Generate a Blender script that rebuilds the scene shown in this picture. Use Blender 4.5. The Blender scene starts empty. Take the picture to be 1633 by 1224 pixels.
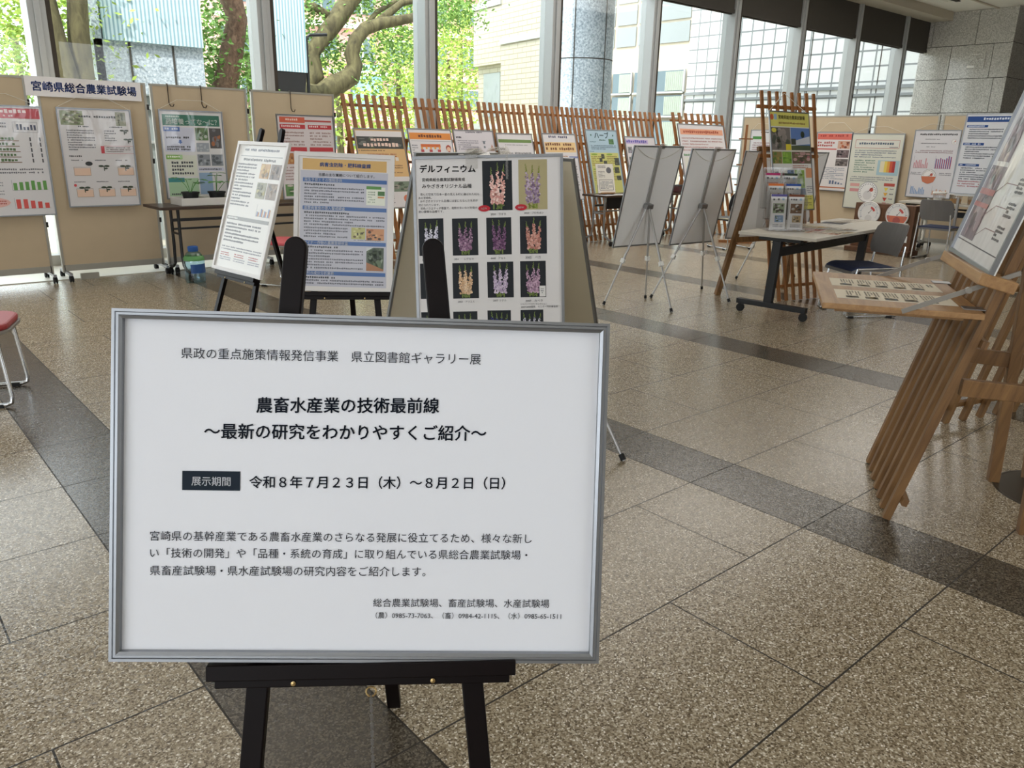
import bpy, bmesh, math, random
from mathutils import Vector, Matrix
random.seed(7)
SC = bpy.context.scene
COL = SC.collection
R = math.radians
PI = math.pi

# ------------------------------------------------------------------ camera, sky, sun, lamps, exposure
CAM_H = 1.42
cd = bpy.data.cameras.new('camera')
cam = bpy.data.objects.new('camera', cd)
COL.objects.link(cam)
cd.sensor_width = 36.0
cd.lens = 36.0 * 1246.0 / 1633.0
cd.clip_start = 0.05
cd.clip_end = 300
YAW, PIT, ROL = 0.854166, 0.300544, 0.0215313
_f = Vector((math.cos(YAW) * math.cos(PIT), math.sin(YAW) * math.cos(PIT), -math.sin(PIT)))
_r = Vector((math.sin(YAW), -math.cos(YAW), 0))
_u = _r.cross(_f)
_x = _r * math.cos(ROL) + _u * math.sin(ROL)
_y = _u * math.cos(ROL) - _r * math.sin(ROL)
cam.matrix_world = Matrix(((_x.x, _y.x, -_f.x, 0), (_x.y, _y.y, -_f.y, 0), (_x.z, _y.z, -_f.z, CAM_H), (0, 0, 0, 1)))
SC.camera = cam

SC.view_settings.view_transform = 'Standard'
SC.view_settings.look = 'None'
SC.view_settings.gamma = 1.0
SC.view_settings.exposure = 0.0
SC.cycles.use_denoising = True
SC.cycles.max_bounces = 10
SC.cycles.transparent_max_bounces = 16
SC.cycles.sample_clamp_indirect = 4.0

wd = bpy.data.worlds.new('sky')
SC.world = wd
wd.use_nodes = True
_bg = wd.node_tree.nodes['Background']
_bg.inputs['Color'].default_value = (0.90, 0.95, 1.0, 1)
_bg.inputs['Strength'].default_value = 4.6

sd = bpy.data.lights.new('sun', 'SUN')
sd.energy = 4.5
sd.angle = R(0.6)
sd.color = (1.0, 0.96, 0.89)
sun = bpy.data.objects.new('sun', sd)
COL.objects.link(sun)
sun.rotation_euler = Vector((0.62, 0.50, -0.95)).to_track_quat('-Z', 'Y').to_euler()

def area(name, loc, sx, sy, energy, color=(0.92, 0.96, 1.0), rot=(0, 0, 0)):
    d = bpy.data.lights.new(name, 'AREA')
    d.shape = 'RECTANGLE'
    d.size = sx
    d.size_y = sy
    d.energy = energy
    d.color = color
    o = bpy.data.objects.new(name, d)
    COL.objects.link(o)
    o.location = loc
    o.rotation_euler = rot
    return o
LAMPS = [(-3.5, -2.0, 26), (-3.5, 2.0, 28), (-3.5, 6.0, 14), (-1.0, 2.5, 18), (2.0, 6.8, 34), (7.0, 7.0, 84), (10.5, 7.0, 96), (15.0, 6.0, 120)]
for (lx, ly, lw_) in LAMPS:
    area('ceiling_lamp', (lx, ly, 4.66), 3.0, 3.0, lw_, (0.92, 0.96, 1.0) if lx < 1 else (1.0, 0.96, 0.90))

# ------------------------------------------------------------------ materials
def lin(h):
    if isinstance(h, (tuple, list)):
        return tuple(h[:3])
    h = h.lstrip('#')
    v = [int(h[i:i + 2], 16) / 255 for i in (0, 2, 4)]
    return tuple(c / 12.92 if c <= 0.04045 else ((c + 0.055) / 1.055) ** 2.4 for c in v)

class NT:
    def __init__(s, name):
        s.m = bpy.data.materials.new(name)
        s.m.use_nodes = True
        s.t = s.m.node_tree
        s.b = s.t.nodes['Principled BSDF']
        s.out = s.t.nodes['Material Output']
    def n(s, typ, **kw):
        k = s.t.nodes.new(typ)
        for a, v in kw.items():
            if a in k.inputs:
                k.inputs[a].default_value = v
            else:
                setattr(k, a, v)
        return k
    def l(s, a, b):
        s.t.links.new(a, b)
    def math(s, op, a, b=None, c=None):
        k = s.t.nodes.new('ShaderNodeMath')
        k.operation = op
        for i, v in enumerate((a, b, c)):
            if v is None:
                continue
            if isinstance(v, (int, float)):
                k.inputs[i].default_value = v
            else:
                s.l(v, k.inputs[i])
        return k.outputs[0]
    def mix(s, fac, a, b):
        k = s.t.nodes.new('ShaderNodeMix')
        k.data_type = 'RGBA'
        for i, v in ((0, fac), (6, a), (7, b)):
            if hasattr(v, 'links') or hasattr(v, 'is_linked'):
                s.l(v, k.inputs[i])
            elif i == 0:
                k.inputs[0].default_value = v
            else:
                k.inputs[i].default_value = (*lin(v), 1)
        return k.outputs[2]
    def ramp(s, fac, stops):
        k = s.t.nodes.new('ShaderNodeValToRGB')
        e = k.color_ramp.elements
        while len(e) < len(stops):
            e.new(0.5)
        for q, (p, c) in zip(e, stops):
            q.position = p
            q.color = (*lin(c), 1)
        s.l(fac, k.inputs[0])
        return k.outputs[0]
    def bump(s, h, st=0.2, dist=0.002):
        k = s.n('ShaderNodeBump')
        k.inputs['Strength'].default_value = st
        k.inputs['Distance'].default_value = dist
        s.l(h, k.inputs['Height'])
        s.l(k.outputs[0], s.b.inputs['Normal'])
        return k

def obj_coord(t, kind='Object'):
    return t.n('ShaderNodeTexCoord').outputs[kind]

def plain(name, col, rough=0.5, metal=0.0, coat=0.0, var=0.06, scale=18.0, bump=0.0, spec=0.5):
    t = NT(name)
    c = lin(col)
    nz = t.n('ShaderNodeTexNoise', Scale=scale, Detail=4.0)
    t.l(obj_coord(t), nz.inputs['Vector'])
    a = tuple(max(0, v * (1 - var)) for v in c)
    b = tuple(min(1, v * (1 + var)) for v in c)
    t.l(t.mix(nz.outputs['Fac'], a, b), t.b.inputs['Base Color'])
    t.b.inputs['Roughness'].default_value = rough
    t.b.inputs['Metallic'].default_value = metal
    t.b.inputs['Coat Weight'].default_value = coat
    t.b.inputs['Specular IOR Level'].default_value = spec
    t.b.inputs['Coat Roughness'].default_value = 0.06
    if bump:
        nb = t.n('ShaderNodeTexNoise', Scale=scale * 12, Detail=3.0)
        t.l(obj_coord(t), nb.inputs['Vector'])
        t.bump(nb.outputs['Fac'], bump, 0.001)
    return t.m

def wood(name, a, b, rough=0.45, sc=(40, 40, 3)):
    t = NT(name)
    mp = t.n('ShaderNodeMapping')
    mp.inputs['Scale'].default_value = sc
    t.l(obj_coord(t), mp.inputs['Vector'])
    nz = t.n('ShaderNodeTexNoise', Scale=1.0, Detail=6.0, Roughness=0.6, Distortion=0.6)
    t.l(mp.outputs[0], nz.inputs['Vector'])
    t.l(t.ramp(nz.outputs['Fac'], [(0.3, a), (0.72, b)]), t.b.inputs['Base Color'])
    t.b.inputs['Roughness'].default_value = rough
    t.bump(nz.outputs['Fac'], 0.12, 0.001)
    return t.m

def ink(name, coat=0.0, wav=0.0, rough=0.5, spec=0.5):
    t = NT(name)
    t.b.inputs['Specular IOR Level'].default_value = spec
    at = t.n('ShaderNodeAttribute')
    at.attribute_name = 'Col'
    t.l(at.outputs['Color'], t.b.inputs['Base Color'])
    t.b.inputs['Roughness'].default_value = rough
    t.b.inputs['Coat Weight'].default_value = coat
    t.b.inputs['Coat Roughness'].default_value = 0.05
    if wav:
        mp = t.n('ShaderNodeMapping')
        mp.inputs['Scale'].default_value = (5.0, 1.0, 2.2)
        t.l(obj_coord(t), mp.inputs['Vector'])
        nz = t.n('ShaderNodeTexNoise', Scale=1.0, Detail=2.0, Distortion=0.8)
        t.l(mp.outputs[0], nz.inputs['Vector'])
        k = t.n('ShaderNodeBump')
        k.inputs['Strength'].default_value = wav
        k.inputs['Distance'].default_value = 0.02
        t.l(nz.outputs['Fac'], k.inputs['Height'])
        t.l(k.outputs[0], t.b.inputs['Coat Normal'])
    return t.m

M = {}
M['alu'] = plain('brushed_aluminium', '#93969a', 0.36, 0.85, var=0.05, scale=60)
M['whiteframe'] = plain('white_frame_plastic', '#dfdcda', 0.4, var=0.02)
M['black_wood'] = plain('black_stained_wood', '#0d0607', 0.42, 0, coat=0.0, spec=0.16, var=0.3, scale=30)
M['paper'] = ink('printed_paper', 0.0, 0.0, 0.65, 0.25)
M['sign'] = ink('printed_sign_sheet', 0.03, 0.06, 0.7, 0.15)
M['lamin'] = ink('printed_sheet_under_film', 0.55, 0.10, 0.45)
M['lamin_wavy'] = ink('printed_sheet_under_loose_film', 0.8, 0.5, 0.4)
M['wood_d'] = wood('brown_lattice_wood', '#70451e', '#a36a36')
M['wood_m'] = wood('tan_easel_wood', '#64462a', '#8f6b42')
M['wood_l'] = wood('pale_shelf_wood', '#916a44', '#b08a5c', sc=(4, 40, 40))
M['chrome'] = plain('chrome_tube', '#d6d8da', 0.12, 1.0, var=0.02)
M['steel'] = plain('satin_steel', '#9b9c9e', 0.35, 0.9, var=0.05)
M['black'] = plain('black_metal', '#15161a', 0.4, var=0.1)
M['rubber'] = plain('black_rubber', '#141414', 0.75, var=0.15)
M['fabric'] = plain('tan_panel_cloth', '#c4b297', 0.95, var=0.05, scale=7, bump=0.25, spec=0.1)
M['panel_frame'] = plain('grey_panel_frame', '#a9a69c', 0.45, 0.3, var=0.04)
M['wb_back'] = plain('whiteboard_back', '#e6e5e3', 0.42, 0.0, var=0.04, scale=3)
M['wb_cream'] = plain('cream_board_back', '#d8cfba', 0.6, var=0.03, scale=3)
M['wb_face'] = plain('whiteboard_face', '#e4e6e6', 0.2, var=0.02)
M['legmetal'] = plain('silver_leg_tube', '#b2b1b0', 0.35, 0.6, var=0.06)
M['string'] = plain('white_string', '#dcd8cc', 0.8, var=0.05)
M['wire'] = plain('dark_wire', '#40362e', 0.5, 0.5, var=0.1)
M['mullion'] = plain('painted_mullion', '#b0b2b2', 0.45, 0.25, var=0.03, scale=3)
M['blind'] = plain('dark_roller_blind', '#4a4641', 0.9, var=0.06, scale=9)
M['ceil'] = plain('white_ceiling_board', '#efebe2', 0.85, var=0.03, scale=3)
M['beam'] = plain('cream_beam', '#c8bfae', 0.8, var=0.04, scale=3)
M['wallp'] = plain('interior_plaster', '#a89f92', 0.85, var=0.05, scale=2)
M['darkwall'] = plain('dark_interior_wall', '#3a332c', 0.8, var=0.08, scale=2)
M['tabletop_grey'] = plain('grey_laminate', '#c2bbae', 0.4, var=0.05, scale=40)
M['tabletop_dark'] = wood('dark_laminate', '#33231a', '#47321f', 0.35, sc=(3, 40, 40))
M['seat_red'] = plain('red_vinyl', '#a63a3c', 0.45, var=0.08, scale=40)
M['seat_pink'] = plain('faded_red_vinyl', '#cf5b5f', 0.5, var=0.06, scale=40)
M['seat_blue'] = plain('navy_fabric', '#232d4b', 0.85, var=0.12, scale=60, bump=0.2)
M['chair_grey'] = plain('grey_moulded_plastic', '#6a6867', 0.5, var=0.04, scale=60)
M['greyrim'] = plain('grey_edge_band', '#8b867e', 0.5, var=0.04)
M['chair_black'] = plain('black_vinyl', '#1a1c22', 0.4, var=0.1)
M['tray'] = plain('white_plastic_tray', '#d8d6d0', 0.4, var=0.02)
M['pot'] = plain('black_seedling_pot', '#17191a', 0.6, var=0.1)
M['leaf'] = plain('seedling_leaf', '#4f8a3a', 0.5, var=0.3, scale=20)
M['brownbox'] = wood('brown_display_board', '#4c2f1c', '#6a4529', 0.5)
M['white'] = plain('white_plastic', '#e6e6e2', 0.45, var=0.02)
M['grain'] = plain('dried_grain', '#b98a4d', 0.8, var=0.35, scale=160)
M['dark'] = plain('dark_object', '#1b1a1c', 0.6, var=0.1)
M['maroon'] = plain('maroon_case', '#4a2427', 0.5, var=0.1)
M['screw'] = plain('brass_screw', '#b59b6a', 0.3, 0.9, var=0.05)
M['bark'] = wood('tree_bark', '#3d3727', '#787150', 0.95, sc=(9, 9, 3))
M['palmbark'] = wood('hairy_palm_bark', '#4d382c', '#8a6e5a', 0.95, sc=(20, 20, 12))
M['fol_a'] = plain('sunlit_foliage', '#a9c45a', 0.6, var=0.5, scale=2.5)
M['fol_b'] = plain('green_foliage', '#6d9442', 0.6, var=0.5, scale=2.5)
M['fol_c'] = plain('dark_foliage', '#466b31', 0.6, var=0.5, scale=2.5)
M['ground'] = plain('pale_paving', '#b9b3a4', 0.9, var=0.12, scale=1.5)
M['pink'] = plain('pink_brick', '#c79a92', 0.9, var=0.06, scale=2)
M['bluedoor'] = plain('light_blue_shutter', '#86b6cf', 0.6, var=0.05)
M['winglass'] = plain('dark_window_pane', '#5d7078', 0.08, var=0.15, scale=0.7)
M['winglass2'] = plain('pale_spandrel_pane', '#8f9698', 0.2, var=0.05, scale=0.7)
M['curtain'] = plain('pale_curtain', '#a3ada3', 0.9, var=0.1, scale=6)
M['joint'] = plain('dark_joint', '#4a4743', 0.9, var=0.05)

def glassmat(name, tint=(1, 1, 1), ior=1.45, rough=0.0, add=0.0):
    t = NT(name)
    lw = t.n('ShaderNodeLayerWeight')
    lw.inputs['Blend'].default_value = 0.5
    f0 = ((ior - 1) / (ior + 1)) ** 2
    fr = t.math('ADD', f0, t.math('MULTIPLY', 1 - f0, t.math('POWER', lw.outputs['Facing'], 5.0)))
    tr = t.n('ShaderNodeBsdfTransparent')
    tr.inputs[0].default_value = (*tint, 1)
    gl = t.n('ShaderNodeBsdfGlossy')
    gl.inputs['Roughness'].default_value = rough
    mx = t.n('ShaderNodeMixShader')
    fac = t.math('MINIMUM', t.math('ADD', fr, add), 1.0)
    t.l(fac, mx.inputs[0])
    t.l(tr.outputs[0], mx.inputs[1])
    t.l(gl.outputs[0], mx.inputs[2])
    t.l(mx.outputs[0], t.out.inputs['Surface'])
    return t.m
M['glass'] = glassmat('window_glass', (0.95, 0.97, 0.96), 1.33)
M['acrylic'] = glassmat('clear_acrylic', (0.93, 0.93, 0.93), 1.45, 0.05, 0.05)
M['tape'] = glassmat('clear_tape', (0.82, 0.81, 0.79), 1.5, 0.2, 0.12)
M['bottleblue'] = glassmat('blue_bottle_plastic', (0.70, 0.87, 0.95), 1.4, 0.05, 0.06)

def granite(name, dark, mid, light, scale, rough=0.3, coat=0.2, joints=None):
    t = NT(name)
    oc = obj_coord(t)
    n1 = t.n('ShaderNodeTexNoise', Scale=scale, Detail=3.0, Roughness=0.7)
    t.l(oc, n1.inputs['Vector'])
    c = t.ramp(n1.outputs['Fac'], [(0.36, dark), (0.5, mid), (0.66, light)])
    t.l(c, t.b.inputs['Base Color'])
    t.b.inputs['Roughness'].default_value = rough
    t.b.inputs['Coat Weight'].default_value = coat
    return t.m
M['granite'] = granite('grey_granite', '#9b9993', '#c0beb8', '#dddbd5', 45, 0.25, 0.3)
M['granite_out'] = granite('outdoor_granite', '#8f9daa', '#b9c4d0', '#dde5ec', 26, 0.5, 0.0)
M['granite_dark'] = granite('shaded_granite', '#8d8b85', '#a6a49e', '#bfbdb7', 45, 0.3, 0.2)

def tilewall(name, c1, c2, mort, bw, bh, offset=0.0, msize=0.02):
    t = NT(name)
    br = t.n('ShaderNodeTexBrick')
    br.offset = offset
    br.inputs['Color1'].default_value = (*lin(c1), 1)
    br.inputs['Color2'].default_value = (*lin(c2), 1)
    br.inputs['Mortar'].default_value = (*lin(mort), 1)
    br.inputs['Scale'].default_value = 1.0
    br.inputs['Mortar Size'].default_value = msize
    br.inputs['Brick Width'].default_value = bw
    br.inputs['Row Height'].default_value = bh
    t.l(obj_coord(t, 'UV'), br.inputs['Vector'])
    t.l(br.outputs['Color'], t.b.inputs['Base Color'])
    t.b.inputs['Roughness'].default_value = 0.55
    return t.m
M['tile_grid'] = tilewall('square_tile_cladding', '#d6d9da', '#dcdedd', '#7d8285', 0.46, 0.46, 0.0, 0.028)
M['tile_brick'] = tilewall('cream_brick_tile', '#bdb6a5', '#b7b09f', '#98907f', 0.42, 0.12, 0.5, 0.012)

def ribbed(name, a, b, period):
    t = NT(name)
    sx = t.n('ShaderNodeSeparateXYZ')
    t.l(obj_coord(t, 'UV'), sx.inputs[0])
    w = t.math('PINGPONG', t.math('DIVIDE', sx.outputs[0], period), 1.0)
    t.l(t.ramp(w, [(0.3, a), (0.6, b)]), t.b.inputs['Base Color'])
    t.b.inputs['Roughness'].default_value = 0.4
    return t.m
M['ribbed'] = ribbed('pale_blue_reflected_ribs', '#8fb0bf', '#cfe3ea', 0.028)

def floormat():
    t = NT('terrazzo_floor_slabs')
    tc = obj_coord(t)
    sp = t.n('ShaderNodeSeparateXYZ')
    t.l(tc, sp.inputs[0])
    X, Y = sp.outputs[0], sp.outputs[1]
    ROW = 0.5393
    P = 2.1325
    xl = t.math('FLOORED_MODULO', t.math('SUBTRACT', X, 0.7175), P)          # from the strip's centre line
    dstrip = t.math('MINIMUM', xl, t.math('SUBTRACT', P, xl))
    strip = t.math('LESS_THAN', dstrip, 0.167)
    yr = t.math('DIVIDE', t.math('SUBTRACT', Y, 0.789), ROW)
    fy = t.math('FLOORED_MODULO', yr, 1.0)
    dy = t.math('MULTIPLY', t.math('MINIMUM', fy, t.math('SUBTRACT', 1.0, fy)), ROW)
    odd = t.math('FLOORED_MODULO', t.math('FLOOR', yr), 2.0)                    # 0 = one joint, 1 = two joints
    d1 = t.math('ABSOLUTE', t.math('SUBTRACT', xl, 1.14))
    d2 = t.math('MINIMUM', t.math('ABSOLUTE', t.math('SUBTRACT', xl, 0.675)), t.math('ABSOLUTE', t.math('SUBTRACT', xl, 1.60)))
    dj = t.math('ADD', t.math('MULTIPLY', d1, t.math('SUBTRACT', 1.0, odd)), t.math('MULTIPLY', d2, odd))
    de = t.math('ABSOLUTE', t.math('SUBTRACT', dstrip, 0.167))
    dmin = t.math('MINIMUM', t.math('MINIMUM', dy, dj), de)
    joint = t.math('LESS_THAN', dmin, 0.0028)
    n1 = t.n('ShaderNodeTexNoise', Scale=170.0, Detail=2.0, Roughness=0.65)
    t.l(tc, n1.inputs['Vector'])
    n2 = t.n('ShaderNodeTexNoise', Scale=0.9, Detail=2.0)
    t.l(tc, n2.inputs['Vector'])
    vo = t.n('ShaderNodeTexVoronoi', Scale=215.0)
    t.l(tc, vo.inputs['Vector'])
    vs_ = t.n('ShaderNodeSeparateColor')
    t.l(vo.outputs['Color'], vs_.inputs[0])
    rnd = t.math('ADD', t.math('MULTIPLY', vs_.outputs[0], 0.7), t.math('MULTIPLY', n1.outputs['Fac'], 0.45))
    light = t.ramp(rnd, [(0.20, '#483d2d'), (0.42, '#7b6d57'), (0.62, '#988a73'), (0.86, '#b9ad97'), (0.93, '#efe8da')])
    darkc = t.ramp(rnd, [(0.22, '#17140f'), (0.45, '#353029'), (0.65, '#494339'), (0.90, '#6b6458')])
    base = t.mix(strip, light, darkc)
    base = t.mix(t.math('MULTIPLY', n2.outputs['Fac'], 0.18), base, '#8c7a63')
    base = t.mix(joint, base, '#2e2922')
    t.l(base, t.b.inputs['Base Color'])
    rg = t.math('ADD', 0.10, t.math('MULTIPLY', n1.outputs['Fac'], 0.22))
    t.l(t.math('MAXIMUM', rg, t.math('MULTIPLY', joint, 0.7)), t.b.inputs['Roughness'])
    t.b.inputs['Specular IOR Level'].default_value = 0.2
    n3 = t.n('ShaderNodeTexNoise', Scale=420.0, Detail=1.0)
    t.l(tc, n3.inputs['Vector'])
    h = t.math('SUBTRACT', n3.outputs['Fac'], t.math('MULTIPLY', joint, 1.5))
    t.bump(h, 0.12, 0.001)
    t.b.inputs['Coat Weight'].default_value = 0.26
    t.b.inputs['Coat Roughness'].default_value = 0.07
    ge = t.n('ShaderNodeNewGeometry')
    gv = t.n('ShaderNodeVectorMath', operation='SUBTRACT')
    gv.inputs[1].default_value = (0.5, 0.5, 0.5)
    t.l(vo.outputs['Color'], gv.inputs[0])
    gs = t.n('ShaderNodeVectorMath', operation='SCALE')
    gs.inputs['Scale'].default_value = 0.26
    t.l(gv.outputs[0], gs.inputs[0])
    ga = t.n('ShaderNodeVectorMath', operation='ADD')
    t.l(ge.outputs['Normal'], ga.inputs[0])
    t.l(gs.outputs[0], ga.inputs[1])
    gn = t.n('ShaderNodeVectorMath', operation='NORMALIZE')
    t.l(ga.outputs[0], gn.inputs[0])
    t.l(gn.outputs[0], t.b.inputs['Coat Normal'])                              # each grain polished at its own slight tilt
    t.b.inputs['Coat IOR'].default_value = 1.55
    return t.m
M['floor'] = floormat()

# ------------------------------------------------------------------ mesh helpers
class MB:
    def __init__(s):
        s.v, s.f, s.c, s.uv = [], [], [], []
    def add(s, vs, fs, col=None):
        o = len(s.v)
        s.v += [tuple(p) for p in vs]
        for f in fs:
            s.f.append([i + o for i in f])
            s.c.append(col)
        return s
    def box(s, c, d, m=None, col=None):
        x, y, z = c
        a, b, e = d[0] / 2, d[1] / 2, d[2] / 2
        vs = [Vector((x + i * a, y + j * b, z + k * e)) for i in (-1, 1) for j in (-1, 1) for k in (-1, 1)]
        if m is not None:
            vs = [m @ p for p in vs]
        return s.add(vs, [(0, 1, 3, 2), (4, 6, 7, 5), (0, 4, 5, 1), (2, 3, 7, 6), (0, 2, 6, 4), (1, 5, 7, 3)], col)
    def bar(s, p, q, w, d, side=None, col=None):
        p, q = Vector(p), Vector(q)
        ax = (q - p)
        L = ax.length
        ax.normalize()
        sd = Vector(side) if side else (Vector((0, 0, 1)).cross(ax) if abs(ax.z) < 0.98 else Vector((1, 0, 0)))
        sd = (sd - ax * sd.dot(ax)).normalized()
        up = ax.cross(sd)
        vs = []
        for e in (p, q):
            for i, j in ((-1, -1), (1, -1), (1, 1), (-1, 1)):
                vs.append(e + sd * (i * w / 2) + up * (j * d / 2))
        return s.add(vs, [(3, 2, 1, 0), (4, 5, 6, 7), (0, 1, 5, 4), (1, 2, 6, 5), (2, 3, 7, 6), (3, 0, 4, 7)], col)
    def tube(s, pts, r, n=8, cap=True, col=None):
        pts = [Vector(p) for p in pts]
        rs = r if isinstance(r, (list, tuple)) else [r] * len(pts)
        vs, fs = [], []
        t0 = (pts[1] - pts[0]).normalized()
        sd = t0.orthogonal().normalized()
        for i, p in enumerate(pts):
            t = (pts[min(i + 1, len(pts) - 1)] - pts[max(i - 1, 0)]).normalized()
            sd = (sd - t * sd.dot(t)).normalized()
            up = t.cross(sd)
            for k in range(n):
                a = 2 * PI * k / n
                vs.append(p + (sd * math.cos(a) + up * math.sin(a)) * rs[i])
        for i in range(len(pts) - 1):
            for k in range(n):
                fs.append((i * n + k, i * n + (k + 1) % n, (i + 1) * n + (k + 1) % n, (i + 1) * n + k))
        if cap:
            fs.append(tuple(reversed(range(n))))
            fs.append(tuple((len(pts) - 1) * n + k for k in range(n)))
        return s.add(vs, fs, col)
    def lathe(s, prof, c=(0, 0, 0), n=20, m=None, col=None):
        vs, fs = [], []
        for (r, z) in prof:
            for k in range(n):
                a = 2 * PI * k / n
                p = Vector((c[0] + r * math.cos(a), c[1] + r * math.sin(a), c[2] + z))
                vs.append(m @ p if m is not None else p)
        for i in range(len(prof) - 1):
            for k in range(n):
                fs.append((i * n + k, i * n + (k + 1) % n, (i + 1) * n + (k + 1) % n, (i + 1) * n + k))
        fs.append(tuple(reversed(range(n))))
        fs.append(tuple((len(prof) - 1) * n + k for k in range(n)))
        return s.add(vs, fs, col)
    def prism(s, pts, z0, z1, m=None, col=None):
        n = len(pts)
        vs = [Vector((x, y, z0)) for x, y in pts] + [Vector((x, y, z1)) for x, y in pts]
        if m is not None:
            vs = [m @ p for p in vs]
        fs = [tuple(reversed(range(n))), tuple(range(n, 2 * n))] + [(i, (i + 1) % n, n + (i + 1) % n, n + i) for i in range(n)]
        return s.add(vs, fs, col)
    def mesh(s, name):
        me = bpy.data.meshes.new(name)
        me.from_pydata(s.v, [], s.f)
        if any(c is not None for c in s.c):
            ca = me.color_attributes.new('Col', 'FLOAT_COLOR', 'CORNER')
            flat = []
            for f, c in zip(s.f, s.c):
                flat += [*(c or (0.8, 0.8, 0.8)), 1.0] * len(f)
            ca.data.foreach_set('color', flat)
        me.update()
        return me
    def build(s, name, mat, parent=None, bevel=0.0, smooth=False):
        me = s.mesh(name)
        me.materials.append(mat)
        o = bpy.data.objects.new(name, me)
        COL.objects.link(o)
        if parent:
            o.parent = parent
        if smooth:
            for p in me.polygons:
                p.use_smooth = True
            if smooth == 'auto':
                me.set_sharp_from_angle(angle=R(40))
        if bevel:
            b = o.modifiers.new('edge', 'BEVEL')
            b.width = bevel
            b.segments = 2
            b.limit_method = 'ANGLE'
        return o

def uv_box(o):
    me = o.data
    l = me.uv_layers.new(name='UVMap')
    for p in me.polygons:
        n = p.normal
        for li in p.loop_indices:
            c = me.vertices[me.loops[li].vertex_index].co
            if abs(n.z) > 0.7:
                l.data[li].uv = (c.x, c.y)
            else:
                t = Vector((-n.y, n.x, 0)).normalized()
                l.data[li].uv = (c.dot(t), c.z)
    return o

def tag(o, label, cat, group=None):
    o['label'] = label
    o['category'] = cat
    if group:
        o['group'] = group
    return o
def struct(o):
    o['kind'] = 'structure'
    return o
def empty(name, label, cat, loc=(0, 0, 0), rz=0.0, group=None, mw=None):
    o = bpy.data.objects.new(name, None)
    o.empty_display_size = 0.1
    COL.objects.link(o)
    if mw is not None:
        o.matrix_world = mw
    else:
        o.location = loc
        o.rotation_euler = (0, 0, rz)
    return tag(o, label, cat, group)
def tilted(c, yaw, lean=0.0, roll=0.0):
    """local x = right, z = up the face, -y = front"""
    return Matrix.Translation(Vector(c)) @ Matrix.Rotation(R(yaw), 4, 'Z') @ Matrix.Rotation(-R(lean), 4, 'X') @ Matrix.Rotation(-R(roll), 4, 'Y')
def from_centre(c, yaw, lean, h, roll=0.0):
    m = tilted(c, yaw, lean, roll)
    return m @ Matrix.Translation((0, 0, -h / 2))
def copy_tree(o, parent=None):
    c = o.copy()
    COL.objects.link(c)
    if parent:
        c.parent = parent
        c.matrix_parent_inverse = o.matrix_parent_inverse
    for ch in list(o.children):
        copy_tree(ch, c)
    return c
def relabel(o, label, group=None):
    o['label'] = label
    if group:
        o['group'] = group
    return o

# ------------------------------------------------------------------ printed sheets
_tc = {}
def glyphs(s, bold):
    k = (s, bold)
    if k not in _tc:
        c = bpy.data.curves.new('lettering', 'FONT')
        c.body = s
        c.size = 1
        c.resolution_u = 2
        o = bpy.data.objects.new('lettering', c)
        COL.objects.link(o)
        m = o.evaluated_get(bpy.context.evaluated_depsgraph_get()).to_mesh()
        vs = [(v.co.x, v.co.y) for v in m.vertices]
        fs = [tuple(p.vertices) for p in m.polygons]
        bpy.data.objects.remove(o)
        bpy.data.curves.remove(c)
        x0 = min(v[0] for v in vs)
        x1 = max(v[0] for v in vs)
        if bold:                                   # heavier strokes: the outline laid down again a hair to each side
            v0, f0 = vs, fs
            vs, fs = list(v0), list(f0)
            for dx, dy in ((-1, 0), (1, 0), (0, 1), (0, -1)):
                k0 = len(vs)
                vs += [(a + dx * bold, b + dy * bold) for a, b in v0]
                fs += [tuple(i + k0 for i in f) for f in f0]
        _tc[k] = (vs, fs, x0, x1)
    return _tc[k]

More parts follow.
